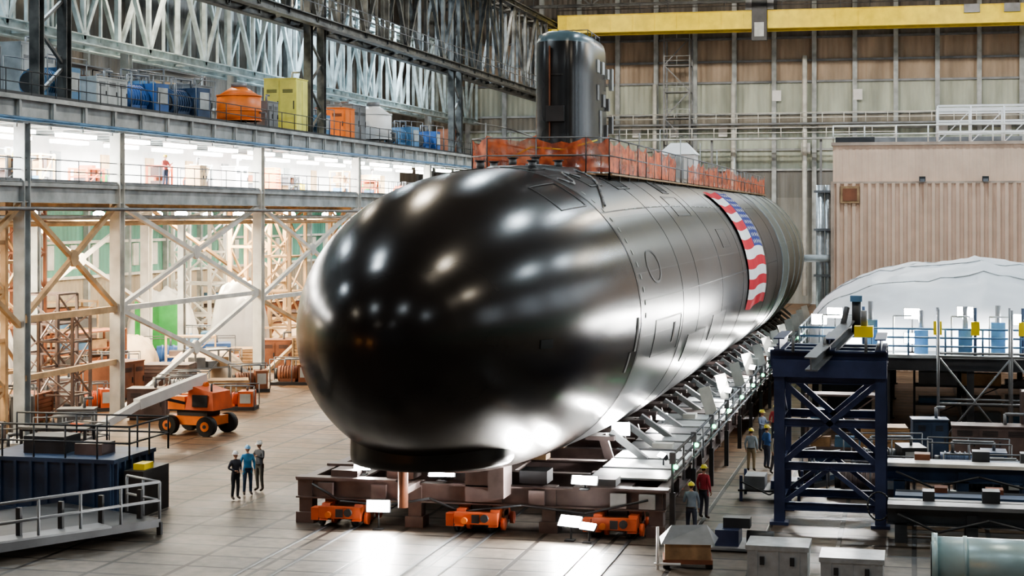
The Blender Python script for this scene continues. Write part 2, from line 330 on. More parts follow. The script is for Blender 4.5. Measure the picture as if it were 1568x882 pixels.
def machine(name,x,y,z,w,d,h,m,kind=0,rot=0.):
    b=MB()
    if kind==0:
        b.box(-w/2,w/2,-d/2,d/2,.12,h,m); b.box(-w/2+.1,w/2-.1,-d/2+.1,d/2-.1,0,.12,DSTEEL)
        n=max(2,int(w/.9)); dw=w/n
        for i in range(n):
            b.box(-w/2+i*dw+.06,-w/2+(i+1)*dw-.06,-d/2-.03,-d/2,.25,h-.12,m)
            b.box(-w/2+(i+1)*dw-.16,-w/2+(i+1)*dw-.1,-d/2-.07,-d/2-.03,h*.45,h*.6,DSTEEL)
            for k in range(4): b.box(-w/2+i*dw+.2,-w/2+(i+1)*dw-.2,-d/2-.045,-d/2-.03,h*.75+k*.06,h*.75+.03+k*.06,DSTEEL)
        n=max(2,int(d/.9)); dw=d/n
        for i in range(n): b.box(w/2,w/2+.03,-d/2+i*dw+.06,-d/2+(i+1)*dw-.06,.25,h-.12,m)
        b.box(-w/2-.04,w/2+.04,-d/2-.04,d/2+.04,h,h+.06,m)
        b.path([(w*.2,0,h),(w*.2,0,h+.5),(w*.45,0,h+.5)],.07,STEEL)
    elif kind==1:
        b.tube((0,0,.5),(0,0,h*.75),w/2,m,18); b.tube((0,0,h*.75),(0,0,h*.95),w/2,m,18,w*.18); b.tube((0,0,h*.95),(0,0,h*1.05),w*.18,STEEL,12)
        for zz in (.5,h*.4,h*.74): b.tube((0,0,zz),(0,0,zz+.08),w/2+.05,m,18)
        for a in range(4): b.beam((w*.4*cos(a*pi/2+.78),w*.4*sin(a*pi/2+.78),0),(w*.4*cos(a*pi/2+.78),w*.4*sin(a*pi/2+.78),.6),.12,.12,DSTEEL)
        b.path([(w/2,0,1),(w/2+.4,0,1),(w/2+.4,0,.1)],.06,STEEL)
    elif kind==2:
        b.box(-w/2,w/2,-d/2,d/2,0,.18,DSTEEL); b.tube((-w*.35,0,h*.42),(w*.1,0,h*.42),h*.3,m,14); b.tube((-w*.42,0,h*.42),(-w*.35,0,h*.42),h*.22,DSTEEL,14)
        for k in range(6): b.tube((-w*.3+k*w*.06,0,h*.42),(-w*.28+k*w*.06,0,h*.42),h*.33,m,14)
        b.box(-w*.3,w*.05,-d*.25,d*.25,.18,h*.25,m); b.box(w*.14,w*.45,-d*.4,d*.4,.18,h*.8,m)
        b.box(w*.18,w*.41,-d*.42,-d*.4,h*.3,h*.7,LSTEEL); b.path([(w*.3,0,h*.8),(w*.3,0,h),(-w*.2,0,h),(-w*.2,0,h*.7)],.06,STEEL)
        b.rail([(-w/2,-d/2,.18),(w/2,-d/2,.18)],h*.9,STEEL,w/2,.03,0); b.rail([(-w/2,d/2,.18),(w/2,d/2,.18)],h*.9,STEEL,w/2,.03,0)
    elif kind==3:
        b.box(-w/2+.05,w/2-.05,-d/2+.05,d/2-.05,.12,h-.03,m)
        k=.12
        while k<h-.1:
            b.box(-w/2,w/2,-d/2,-d/2+.05,k,k+.16,m); b.box(w/2-.05,w/2,-d/2,d/2,k,k+.16,m); k+=.21
        for sx in (-1,1):
            b.box(sx*w/2-.06,sx*w/2+.06,-d/2-.03,-d/2+.05,0,h,m); b.box(w/2-.03,w/2+.04,sx*d/2-.06,sx*d/2+.06,0,h,m)
        b.box(-w/2,w/2,-d/2,d/2,h-.03,h+.03,m)
        for yy in (-d*.35,0,d*.35): b.box(-w/2,w/2,yy-.06,yy+.06,0,.12,WOOD)
    elif kind==4:
        for sx in (-1,1):
            for sy in (-1,1): b.beam((sx*w/2,sy*d/2,0),(sx*w/2,sy*d/2,h),.1,.1,m)
        n=max(2,int(h/.9))
        for k in range(n+1):
            zz=.1+k*(h-.15)/n; b.box(-w/2,w/2,-d/2,d/2,zz-.04,zz+.04,m)
            if k<n:
                for j in range(3):
                    xx=-w/2+.2+j*w/3; hh=R(.25,.6); b.box(xx,xx+w/3-.2,-d/2+.15,d/2-.15,zz+.04,zz+.04+hh,random.choice((STEEL,STEEL,LBLUE,WOOD,BROWN,RUST,TAN)))
        b.beam((-w/2,-d/2,.1),(w/2,-d/2,h),.05,.05,m)
    o=b.build(name,loc=(x,y,z),rot=rot); return o
T=15.3
machine('dust_collector_tank',-40.4,97.7,T,2.7,2.4,2.7,ORANGE,1)
machine('electrical_cabinet',-40.2,105.2,T,2.2,2.2,3.6,PYEL,0)
machine('transformer_cabinet',-40.3,115.2,T,2.2,2.2,2.3,ORANGE,0)
machine('storage_hopper',-40.3,124,T,2.8,2.6,3.2,WHITE,1)
machine('pump_skid',-40.4,83.5,T,3.4,2.4,2.2,BLUE,2,1.3); machine('pump_skid',-40.4,89,T,3.4,2.4,2.4,CBLUE,2,1.3)
machine('pump_skid',-40.5,74,T,3.4,2.4,2.3,LBLUE,2,1.5); machine('control_cabinet',-40.3,79,T,3,1.6,1.6,LSTEEL,0,1.5)
machine('control_cabinet',-41.5,93,T,2.4,1.6,2.3,STEEL,0,1.5); machine('pump_skid',-40.4,131,T,3.4,2.4,2.3,LBLUE,2,1.3)
machine('pump_skid',-40.4,138,T,3.4,2.4,2.3,BLUE,2,1.5); machine('electrical_cabinet',-40.3,146,T,2.2,1.6,2.3,RUST,0,1.5)
machine('storage_rack',-45,110,T,6,1.6,2.6,STEEL,4,1.57); machine('storage_rack',-45,84,T,8,1.6,3,STEEL,4,1.57); machine('storage_rack',-45,68,T,6,1.6,4,LBLUE,4,1.57)
machine('pump_skid',-40.5,66,T,3.4,2.4,2.2,STEEL,2,1.5); machine('air_handler',-41,119.5,T,2.6,2.2,2.8,STEEL,0,1.5)
machine('pump_skid',-40.4,110,T,3.0,2.2,2.0,LBLUE,2,1.3); machine('control_cabinet',-40.3,101.6,T,1.6,1.2,1.9,STEEL,0,1.5)
machine('air_handler',-43.6,77,T,3.,2.2,3.2,LSTEEL,0,1.5); machine('storage_rack',-44,96,T,6,1.6,3.4,STEEL,4,1.57); machine('pump_skid',-43.6,89,T,3.4,2.4,3.0,LBLUE,2,1.5)
MIDC=[(REDOR,4),(TAN,0),(LSTEEL,4),(REDOR,2),(WHITE,0),(TAN,4),(ORANGE,3),(STEEL,4),(YELLOW,2),(TAN,4),(REDOR,4),(GREEN,2)]
for i in range(30):
    y=47+i*3.45+R(-.6,.6); m_,k_=MIDC[i%12]
    machine(('tool_cabinet','welding_machine','parts_rack')[0 if k_ in (0,3) else (1 if k_==2 else 2)],-41.2+R(-2.6,1.2),y,11.5,R(1.2,2.),R(.8,1.1),R(.9,1.8),m_,k_,1.57+R(-.2,.2))
for (n,x,y,w,d,h,m,k,r) in [
 ('workbench_cabinet',-42.5,85,3,2,2.0,RUST,0,1.4),('wooden_crate',-41,89,2.6,2,1.6,BROWN,3,.2),('lathe_machine',-44,81,3,1.6,1.9,STEEL,2,.3),
 ('wooden_crate',-42,74.5,2.2,2,1.4,RUST,3,.1),('welding_machine',-40.8,79.6,1.6,1.2,1.4,REDOR,2,.7),('storage_rack',-46.5,72,4,1.6,4.5,TAN,4,1.2),
 ('storage_rack',-47.5,92,5,1.6,3.2,RUST,4,1.4),('lathe_machine',-46.5,104,6,2.2,2.0,BLUE,2,.4),('lathe_machine',-50,112,6,2.4,2.2,LBLUE,2,.3),
 ('welding_machine',-42,99,2.2,1.6,1.6,REDOR,2,.3),('wooden_crate',-43,104,3.4,2.4,1.3,WOOD,3,.2),('tool_cabinet',-40.3,104,2,1.6,1.9,RUST,0,.2),
 ('wooden_crate',-40,108,2,2,1.8,WOOD,3,0),('storage_rack',-46,121,6,1.6,4,RUST,4,1.2),('wooden_crate',-40.6,118,2,2,1.8,TAN,3,0),
 ('storage_rack',-52,128,8,2,4.5,LSTEEL,4,1.0),('tool_cabinet',-40.5,126,2,2,1.6,REDOR,0,.4),('storage_rack',-54,99,6,2,4.5,TAN,4,1.),
 ('wooden_crate',-36.2,86,2.2,1.6,1.1,WOOD,3,.4),('welding_machine',-36.8,90.5,2.2,1.4,1.5,RUST,2,.5),('hydraulic_unit',-35.8,95,2.6,1.6,1.5,RUST,2,.2),
 ('wooden_crate',-36.5,100,2,1.6,2.4,WOOD,3,.1),('hydraulic_unit',-37,81.5,2.4,1.8,1.7,RUST,2,.3),('tool_cabinet',-36.6,77,1.8,1.2,1.5,BROWN,0,.2),
 ('hydraulic_unit',-34.2,82,2.4,1.4,1.2,REDOR,2,.2),('parts_rack',-40.2,92.4,2.4,1.2,2.2,STEEL,4,1.0),('lathe_machine',-40.6,70,3.2,1.6,2.2,STEEL,2,.6),
 ('hydraulic_unit',-44.5,89,3,1.8,2.2,LBLUE,2,.4),('parts_rack',-43.5,97.5,3,1.2,2.6,TAN,4,.4),('pump_skid',-38.6,86,2.4,1.4,1.5,STEEL,2,.4),
 ('storage_rack',-42.5,64.5,4,1.5,3,TAN,4,1.2),('tool_cabinet',-37,70.5,1.6,1,1.2,STEEL,0,.3),('wooden_crate',-38.,63.5,2.4,1.6,1.3,BROWN,3,.5)]:
    machine(n,x,y,0,w,d,h,m,k,r)
b=MB(); b.box(-1.6,1.6,-.06,.06,.1,4.1,GREEN)
for x in (-1.6,0,1.6): b.beam((x,-.1,0),(x,-.1,4.1),.1,.1,GREEN)
for x in (-1.5,1.5): b.beam((x,-.8,.05),(x,.8,.05),.1,.1,GREEN)
b.build('green_weld_screen',loc=(-50.5,108,0),rot=.3)
b=MB()
def lattice(b,x0,x1,y0,y1,h,step,m,w=.2):
    for x in (x0,x1):
        for y in (y0,y1): b.beam((x,y,0),(x,y,h),w,w,m)
    z=0;k=0
    while z<h-.1:
        z2=min(h,z+step)
        for (a,c) in (((x0,y0),(x1,y0)),((x1,y0),(x1,y1)),((x1,y1),(x0,y1)),((x0,y1),(x0,y0))):
            b.beam((*a,z2),(*c,z2),w*.7,w*.7,m)
            if k%2: a,c=c,a
            b.beam((*a,z),(*c,z2),w*.55,w*.55,m)
        z=z2;k+=1
lattice(b,-42.5,-39.8,66,69,11,2.2,TAN,.26); b.build('lattice_tower')
for (x0,x1,y0,y1,h,st,m,w) in ((-44.5,-41.5,70.5,73.5,10.6,2.6,TAN,.22),(-47,-44,112,115,10.6,2.6,TAN,.25),(-42,-39.5,119,122,10.6,2.6,TAN,.25),(-48,-46,82,84,10.6,2.,RUST,.16),(-44,-42,78,80,6,1.5,BROWN,.14),(-48.5,-45.5,62,65,10.6,2.4,TAN,.24),(-55,-52,90,93,10.4,2.4,TAN,.24),(-55,-52,120,123,10.4,2.4,WSTEEL,.24),(-41.2,-39.4,74.6,76.4,5.2,1.3,BROWN,.13),(-43.6,-41,108,111,10.4,2.4,TAN,.2)):
    b=MB(); lattice(b,x0,x1,y0,y1,h,st,m,w); b.build('lattice_tower')
def mound(name,x,y,w,d,h,m,rot=0.,z=0.,p=2.6,seed=0,amp=.12):
    b=MB(); n=34; P=[]
    for i in range(n+1):
        row=[]
        for j in range(n+1):
            a=-1+2*i/n; c=-1+2*j/n
            e=max(0,1-abs(a)**p)**(1/p)*max(0,1-abs(c)**p)**(1/p)
            zz=h*e*(1+amp*noise.noise(Vector((a*4+seed,c*4,seed))))+.06*abs(noise.noise(Vector((a*9,c*2+seed,0))))*h*(e>.02)
            row.append((a*w/2+.1*noise.noise(Vector((c*6,seed,0))),c*d/2,max(0,zz)))
        P.append(row)
    b.grid(P,m); return b.build(name,loc=(x,y,z),rot=rot)
mound('covered_equipment',-45.5,77,3.5,3,4.6,TARP,.3,seed=1); mound('covered_equipment',-47.6,98,3,3,2.4,TARPT,.3,seed=2)
mound('covered_boat',-41.5,95.2,4.2,4.6,1.9,TARPT,.1,seed=3); mound('covered_equipment',-45,109,4,4,5.4,TARP,.3,seed=4)
mound('covered_boat',-42.5,114.5,4.4,5,2.5,TARPT,.1,seed=5); mound('covered_equipment',-54,116,5,4,4.4,TARP,.3,seed=6)

# ------------------------------------------------------------------ submarine
AX,AZ,RR=-13.35,6.75,5.25
prof=[(40.4,-2.0),(41,0),(42,3.6),(43,6.8),(44,9.9),(45.8,14.6),(47.5,17.9),(50,20.8),(52,22.1),(56,24.1),(60,25.7),(66,27.2),(72,27.56),(125,27.56),(134,25),(142,18),(150,9),(156,3.5),(160,1.2)]
def r2(y):
    if y<=41: return 0
    for i in range(1,len(prof)-1):
        if prof[i][0]<=y<=prof[i+1][0]:
            p0=prof[i-1];p1=prof[i];p2=prof[i+1];p3=prof[min(i+2,len(prof)-1)]
            h=p2[0]-p1[0]; t=(y-p1[0])/h
            m1=(p2[1]-p0[1])/(p2[0]-p0[0])*h; m2=(p3[1]-p1[1])/(p3[0]-p1[0])*h if p3!=p2 else (p2[1]-p1[1])
            return max(0,(2*t**3-3*t*t+1)*p1[1]+(t**3-2*t*t+t)*m1+(-2*t**3+3*t*t)*p2[1]+(t**3-t*t)*m2)
    return 1.2
def hr(y): 
    return sqrt(sum(r2(max(41,y+k*.25*min(1,(y-41)))) for k in range(-5,6))/11)
def hp(y,th,off=0.):
    r=hr(y)+off; return (AX+r*sin(th), y, AZ+r*cos(th))
def hull_mat(name, base, rough, tile, lines, spec=.5):
    m=bpy.data.materials.new(name); m.use_nodes=True; nt=m.node_tree; N=nt.nodes; L=nt.links; b=N['Principled BSDF']
    uv=N.new('ShaderNodeUVMap'); uv.uv_map='UVMap'
    br=N.new('ShaderNodeTexBrick'); br.offset=.5; br.inputs['Scale'].default_value=1; br.inputs['Brick Width'].default_value=tile; br.inputs['Row Height'].default_value=tile*.75
    br.inputs['Mortar Size'].default_value=.022; br.inputs['Mortar Smooth'].default_value=.2
    br.inputs['Color1'].default_value=(*base,1); br.inputs['Color2'].default_value=(*[c*1.2 for c in base],1); br.inputs['Mortar'].default_value=(*[c*(1+lines) for c in base],1)
    L.new(uv.outputs[0],br.inputs['Vector'])
    g=N.new('ShaderNodeNewGeometry')
    n=N.new('ShaderNodeTexNoise'); n.inputs['Scale'].default_value=.35; n.inputs['Detail'].default_value=7; L.new(g.outputs['Position'],n.inputs['Vector'])
    mr=N.new('ShaderNodeMapRange'); mr.inputs['From Min'].default_value=.3; mr.inputs['From Max'].default_value=.7; mr.inputs['To Min'].default_value=.75; mr.inputs['To Max'].default_value=1.3
    L.new(n.outputs['Fac'],mr.inputs['Value'])
    mx=N.new('ShaderNodeMix'); mx.data_type='RGBA'; mx.blend_type='MULTIPLY'; mx.inputs[0].default_value=1
    L.new(br.outputs['Color'],mx.inputs[6]); L.new(mr.outputs[0],mx.inputs[7]); L.new(mx.outputs[2],b.inputs['Base Color'])
    m3=N.new('ShaderNodeMapRange'); m3.inputs['From Min'].default_value=.3; m3.inputs['From Max'].default_value=.7; m3.inputs['To Min'].default_value=rough*.94; m3.inputs['To Max'].default_value=rough*1.06
    L.new(n.outputs['Fac'],m3.inputs['Value']); L.new(m3.outputs[0],b.inputs['Roughness'])
    bp=N.new('ShaderNodeBump'); bp.inputs['Strength'].default_value=.25*min(1,lines); bp.inputs['Distance'].default_value=.012; bp.invert=True
    L.new(br.outputs['Fac'],bp.inputs['Height']); L.new(bp.outputs[0],b.inputs['Normal'])
    b.inputs['Specular IOR Level'].default_value=spec
    return m
HB=hull_mat('hull_bow_black',(.016,.013,.012),.24,400,.0,.34)
HM=hull_mat('hull_coating_dark',(.036,.039,.042),.33,3.0,.8,.42)
HA=hull_mat('hull_aft_grey_green',(.13,.16,.15),.42,3.0,.4)
sub=empty('submarine',(AX,41,0))
ys=[41+ (i/24)**2*2.5 for i in range(25)]; y=43.7
while y<60: ys.append(y); y+=.3
while y<125: ys.append(y); y+=1.5
while y<160: ys.append(y); y+=1.
ys.append(160)
n=128; me=bpy.data.meshes.new('hull'); V=[];F=[];U=[];MI=[]
for y in ys:
    for j in range(n): V.append(Vector(hp(y,2*pi*j/n))-Vector((AX,41,0)))
for i in range(len(ys)-1):
    for j in range(n):
        k=(j+1)%n; F.append((i*n+j,(i+1)*n+j,(i+1)*n+k,i*n+k))
        a=2*pi*j/n*RR; c=2*pi*(j+1)/n*RR; U+=[(ys[i],a),(ys[i+1],a),(ys[i+1],c),(ys[i],c)]
        MI.append(0 if ys[i]<54 else (1 if ys[i]<108 else 2))
F.append(tuple(range((len(ys)-1)*n,len(ys)*n))); U+=[(0,0)]*n; MI.append(2)
me.from_pydata(V,[],F); uvl=me.uv_layers.new(name='UVMap')
for i,u in enumerate(U): uvl.data[i].uv=u
for m in (HB,HM,HA): me.materials.append(m)
me.polygons.foreach_set('material_index',MI); me.polygons.foreach_set('use_smooth',[True]*len(F)); me.update()
o=bpy.data.objects.new('hull',me); bpy.context.scene.collection.objects.link(o); o.parent=sub
def sb(b,name):
    o=b.build(name,sub); o.location=(-AX,-41,0); return o
HBm=mat('hull_fitting_black',(.016,.013,.012),.3); SEAM=mat('hull_seam',(.075,.078,.08),.5); HATCH=mat('hull_opening_dark',(.004,.004,.004),.7)
MARK=mat('hull_mark_white',(.45,.48,.48),.6); PLATE=mat('hull_plate_dark',(.026,.028,.030),.36)
b=MB(); P=[]
for z,k in ((4.8,.97),(3.25,1.0),(3.06,.99),(2.98,.965),(2.95,.0)):
    P.append([(AX-.1+2.35*k*cos(2*pi*j/64),46.9+2.5*k*sin(2*pi*j/64),z) for j in range(64)])
b.grid(P,HBm,True,True); sb(b,'chin_skirt')
b=MB()
def patch(y0,y1,t0,t1,off,m,ny=6,nt=6):
    t0=radians(t0); t1=radians(t1)
    P=[[hp(y0+(y1-y0)*i/ny, t0+(t1-t0)*j/nt, off) for j in range(nt+1)] for i in range(ny+1)]
    b.grid(P,m)
    for (ya,yb) in ((y0,y0),(y1,y1)):
        b.grid([[hp(ya,t0+(t1-t0)*j/nt,off) for j in range(nt+1)],[hp(ya,t0+(t1-t0)*j/nt,-.02) for j in range(nt+1)]],m)
def outline(y0,y1,t0,t1,w,m,off=.02):
    k=math.degrees(w/5.)
    patch(y0,y1,t0,t0+k,off,m,4,1); patch(y0,y1,t1-k,t1,off,m,4,1); patch(y0,y0+w,t0,t1,off,m,1,8); patch(y1-w,y1,t0,t1,off,m,1,8)
for yy,w in ((54,.06),(62,.04),(66,.05),(74,.05),(83,.05),(97,.05),(104,.06),(108,.14),(113,.3),(119,.14),(124,.3),(129,.14)):
    patch(yy,yy+w,-100,160,.012 if yy<105 else .06,SEAM if yy<105 else LSTEEL,1,90)
for th in (20,46,84): patch(54,104,th,th+.5,.01,SEAM,40,1)
for (y0,y1,t0,t1) in ((52.0,53.6,-16,-6),(54.6,56.6,2,11),(57.2,58.8,22,30),(61,63,27,33),(66,68,14,20),(70,71.5,30,36),(76,78,22,26)):
    patch(y0,y1,t0,t1,.02,HATCH); outline(y0-.15,y1+.15,t0-1.6,t1+1.6,.07,SEAM,.03)  # raised near-black patches paint the darkness inside open hatches
for (y0,y1,t0,t1) in ((64,69,104,116),(71,76,100,112),(77,80,60,70)):
    patch(y0,y1,t0,t1,.015,PLATE,8,8); outline(y0,y1,t0,t1,.04,SEAM)
outline(56.5,61.5,93,108,.05,SEAM); outline(68,72,40,52,.05,SEAM); outline(50,53.2,26,42,.04,SEAM); outline(88,92,6,20,.05,SEAM)
for (y0,y1,t0,t1) in ((44.9,45.5,92,96),(52.8,53,103,111),(53.4,53.65,90,103),(60,60.3,96,104)):
    patch(y0,y1,t0,t1,.025,HATCH)
for k in range(12): patch(54.7,54.8,34+k*5,36+k*5,.02,MARK,1,2)
for k in range(26): patch(58+k*1.6,58.5+k*1.6,46,46.5,.02,MARK,1,1)
for k in range(8): patch(84+k*.35,84.2+k*.35,20,21.6,.02,MARK,1,1)
P=[]
for a in range(33):
    an=2*pi*a/32; P.append((57.3+1.1*cos(an), radians(72)+.12*sin(an)))
b.grid([[hp(y,t,.02) for y,t in P],[hp(57.3+(y-57.3)*.87,radians(72)+(t-radians(72))*.87,.02) for y,t in P]],SEAM)
P=[]
for i in range(60):
    y=54.5+i*1.1; e=min(1,(y-54.4)/4)
    P.append([(AX+s*1.7*e, y, AZ+sqrt(max(.1,hr(y)**2-(1.7*e)**2))+(.22*e if abs(s)<.9 else -.02)) for s in (-1,-.85,-.5,0,.5,.85,1)])
b.grid(P,PLATE)
for (yy,xx) in ((55.5,-.9),(55.5,.9),(57.3,-.2),(58.6,-1.2),(58.8,1.1),(60,0)):
    zt=AZ+sqrt(hr(yy)**2-xx*xx)+.15; b.tube((AX+xx,yy,zt-.1),(AX+xx,yy,zt+.12),.14,STEEL,10); b.tube((AX+xx,yy,zt+.12),(AX+xx,yy,zt+.16),.2,DSTEEL,10)
sb(b,'hull_fittings')
b=MB(); b.path([hp(57+2.6*sin(t*.35),radians(4+t*3.6),.06) for t in range(12)],.04,STEEL)
b.path([hp(54.5+.4*t,radians(24+5*sin(t*.8)),.05) for t in range(9)],.035,STEEL); sb(b,'deck_cable')
b=MB(); P=[]; NS=48
def sec(w,l0,l1,z,dz=0.):
    row=[]
    for j in range(NS):
        t=2*pi*j/NS; c=cos(t); s=sin(t)
        yy=-l0*max(0,c)**.9 if c>0 else l1*(-c)**1.0
        xx=w*math.copysign(abs(s)**.6,s)
        row.append((AX+xx,66.0+yy,z))
    return row
for w,l0,l1,z in ((1.9,3.6,5.6,11.4),(1.4,2.9,5.3,11.9),(1.18,2.55,5.1,12.4),(1.12,2.45,5.0,13.2),(1.1,2.4,5.0,15.5),(1.08,2.35,4.95,16.7),(1.0,2.2,4.85,17.0),(.75,1.8,4.5,17.13),(.01,.1,.1,17.18)):
    P.append(sec(w,l0,l1,z))
SAIL=mat('sail_black',(.018,.019,.021),.27,0,.3)
SAILTOP=mat('sail_cap',(.12,.19,.23),.3)
b.grid(P,lambda i,j: SAILTOP if i>=5 and (j<12 or j>36) else SAIL,True,True)
for (y,z,h,d) in ((66.3,15.7,.5,.5),(67.4,15.7,.5,.5),(68.6,15.6,.4,.4),(66.3,14.6,.6,.4),(67.6,14.4,.5,.5),(66.8,13.3,.9,.5),(68.8,14.3,.5,.3),(68.4,13.,.7,.3),(69.6,15.2,.9,.4),(69.6,13.4,.7,.4)):
    b.box(AX+.98,AX+1.13,y,y+d,z,z+h,LSTEEL if z>15 else STEEL)
b.box(AX-.25,AX-.2,63.5,63.6,12.9,16.5,RUST)
for z in (12.6,14.0,15.4): b.path([(AX+1.07*sin(t*.2)*1.0,66-2.47*cos(t*.2),z) for t in range(-7,8)],.015,SEAM)
b.box(AX-.35,AX+.35,63.4,63.75,13.6,14.2,DSTEEL)
b.path([(AX-1.7,63.3,12.2),(AX-.8,62.9,12.6),(AX+.4,63.1,12.5),(AX+1.5,64.2,12.9)],.03,YELLOW)
for y in (66.5,67.5,68.3): b.tube((AX,y,17.1),(AX,y,17.35),.18,DSTEEL,10)
b.rail([(AX-.6,67,17.1),(AX+.6,67,17.1),(AX+.6,69.6,17.05),(AX-.6,69.6,17.05)],.35,STEEL,.8,.02,0)
sb(b,'sail')
# flag
b=MB()
RED=mat('flag_red',(.62,.025,.04),.9,0,.1); FW=mat('flag_white',(.85,.85,.83),.9,0,.05); FB=mat('flag_blue',(.025,.045,.25),.9,0,.1)
fy0,fy1,ft0,ft1=85.2,95.2,34,106
def fp(a,c,off=0.):
    y=fy0+(fy1-fy0)*a+.2*sin(c*9)*(1-a); t=radians(ft0+(ft1-ft0)*c+.8*sin(a*7)); return hp(y,t,.09+.03*sin(a*14+c*5)+off)
for s in range(13):
    NX=30
    b.grid([[fp(i/NX,(s+k/3)/13) for i in range(NX+1)] for k in range(4)], (lambda i,j,s=s: FB if (s<7 and j>=17) else (RED if s%2==0 else FW)))
for rr in range(9):
    for cc in range(6 if rr%2==0 else 5):
        a0=.58+.40*((cc+.5+(.5 if rr%2 else 0))/6.0); c0=(7/13)*((rr+.7)/9.3)
        pts=[]
        for k in range(10):
            rad=.026 if k%2==0 else .011; an=pi*k/5; pts.append(fp(a0+rad*.75*cos(an),c0+rad*sin(an),.03))
        b.poly(pts,FW)
b.build('american_flag')
# netting fence
NET=bpy.data.materials.new('orange_netting'); NET.use_nodes=True
nt=NET.node_tree; N=nt.nodes; Lk=nt.links; pb=N['Principled BSDF']; pb.inputs['Roughness'].default_value=.6
g=N.new('ShaderNodeNewGeometry'); nn=N.new('ShaderNodeTexNoise'); nn.inputs['Scale'].default_value=1.6; nn.inputs['Detail'].default_value=5; Lk.new(g.outputs['Position'],nn.inputs['Vector'])
mr=N.new('ShaderNodeMapRange'); mr.inputs['From Min'].default_value=.38; mr.inputs['From Max'].default_value=.6; mr.inputs['To Min'].default_value=.45; mr.inputs['To Max'].default_value=.92
Lk.new(nn.outputs['Fac'],mr.inputs['Value']); Lk.new(mr.outputs[0],pb.inputs['Alpha'])
cr=N.new('ShaderNodeValToRGB'); cr.color_ramp.elements[0].position=.35; cr.color_ramp.elements[0].color=(.34,.055,.02,1); cr.color_ramp.elements[1].position=.65; cr.color_ramp.elements[1].color=(.78,.18,.06,1)
n3=N.new('ShaderNodeTexNoise'); n3.inputs['Scale'].default_value=2.7; Lk.new(g.outputs['Position'],n3.inputs['Vector']); Lk.new(n3.outputs['Fac'],cr.inputs['Fac']); Lk.new(cr.outputs[0],pb.inputs['Base Color'])
b=MB(); ZD=11.55
ring=[(-10.9,128),(-10.9,61.5),(-11.6,60.6),(-15.3,60.6),(-16.1,61.5),(-16.1,128)]
for (x0,y0),(x1,y1) in zip(ring[:-1],ring[1:]):
    a=Vector((x0,y0,ZD)); c=Vector((x1,y1,ZD)); L=(c-a).length; n=max(1,round(L/2.2))
    b.rail([a,c],1.3,STEEL,2.2,.03,1)
    for s in range(n):
        if R(0,1)<.06: continue
        top=R(1.0,1.4); sagL=R(0,.1); sagR=R(0,.1); P=[]
        for k in range(4):
            row=[]
            for i in range(7):
                p=a.lerp(c,(s+i/6)/n); f=sin(pi*i/6)
                row.append((p.x+.07*noise.noise(p*2+Vector((k,0,0))),p.y+.04*noise.noise(p*3),ZD+.05+(top-.3*f*R(.4,1)-sagL*(1-i/6)-sagR*i/6)*k/3))
            P.append(row)
        b.grid(P,NET)
    for i in range(n+1):
        p=a.lerp(c,i/n); hx=min(RR-.05,abs(p.x-AX)); zs=AZ+sqrt(RR*RR-hx*hx); b.beam((p.x,p.y,min(zs,ZD)-.1 if p.y>60 else ZD-1),(p.x,p.y,ZD),.06,.06,STEEL)
b.box(-16.2,-15.1,61.5,128,ZD-.06,ZD,WOOD); b.box(-11.7,-10.8,61.5,128,ZD-.06,ZD,WOOD); b.box(-15.6,-11.4,60.5,61.6,ZD-.06,ZD,WOOD)
for y in (62,66,71,77,84,92,100,110):
    for x in (-11.3,-15.7): b.tube((x,y,ZD),(x,y,ZD+R(1.7,2.4)),.03,LSTEEL,5)
b.path([(-15.9,61,ZD+1.9),(-15.9,66,ZD+1.95),(-15.9,72,ZD+1.8)],.03,LSTEEL)
b.build('orange_safety_netting')
b=MB(); b.box(-1,1,-1,1,0,1.6,WHITE); b.poly([(-1.1,-1.1,1.6),(1.1,-1.1,1.6),(.5,0,2.3),(-.5,0,2.3)],WHITE); b.poly([(1.1,-1.1,1.6),(1.1,1.1,1.6),(.5,0,2.3)],WHITE); b.poly([(1.1,1.1,1.6),(-1.1,1.1,1.6),(-.5,0,2.3),(.5,0,2.3)],WHITE); b.poly([(-1.1,1.1,1.6),(-1.1,-1.1,1.6),(-.5,0,2.3)],WHITE)
b.box(-.4,.4,-1.03,-1,.1,1.5,LSTEEL); b.build('hatch_shelter',loc=(-13.4,99,11.95))

# ------------------------------------------------------------------ cradle
b=MB(); RX=(-17.9,-13.4,-9.0); CY0=52.4; CY1=138
for x in RX: b.ibeam((x,CY0,1.0),(x,CY1,1.0),.55,.8,BROWN)
y=CY0; k=0
while y<CY1:
    b.ibeam((-19.6,y,1.12),(-7.5,y,1.12),.4,.62,BROWN)
    b.box(-19.6,-16.2,y-.25,y+.25,1.43,1.5,BROWN); b.box(-10.4,-7.4,y-.25,y+.25,1.43,1.5,BROWN)
    for sx in (-1,1):
        bx=AX+sx*4.3
        rr=hr(max(56,y)); 
        hx=AX+sx*rr*sin(radians(33)); hz=AZ-rr*cos(radians(33))
        if y>58:
            b.beam((bx,y,1.5),(hx+sx*.3,y,hz-.1),.3,.2,LSTEEL)
            b.beam((AX+sx*3.,y,1.5),(hx,y,hz-.2),.3,.2,BROWN)
            b.box(min(hx-sx*.5,hx+sx*.5),max(hx-sx*.5,hx+sx*.5),y-.5,y+.5,hz-.35,hz-.2,BROWN)
        if k%2==0 and sx>0 and y>66: b.beam((bx+.7,y+1.4,1.5),(bx+.35,y+1.4,2.7),.5,.06,WSTEEL)
    if y>57: b.box(AX-.8,AX+.8,y-.35,y+.35,1.43,1.62,WOOD)
    y+=3.05; k+=1
for x in (-19.4,-7.7): b.ibeam((x,CY0,1.15),(x,CY1,1.15),.35,.55,BROWN)
y=54
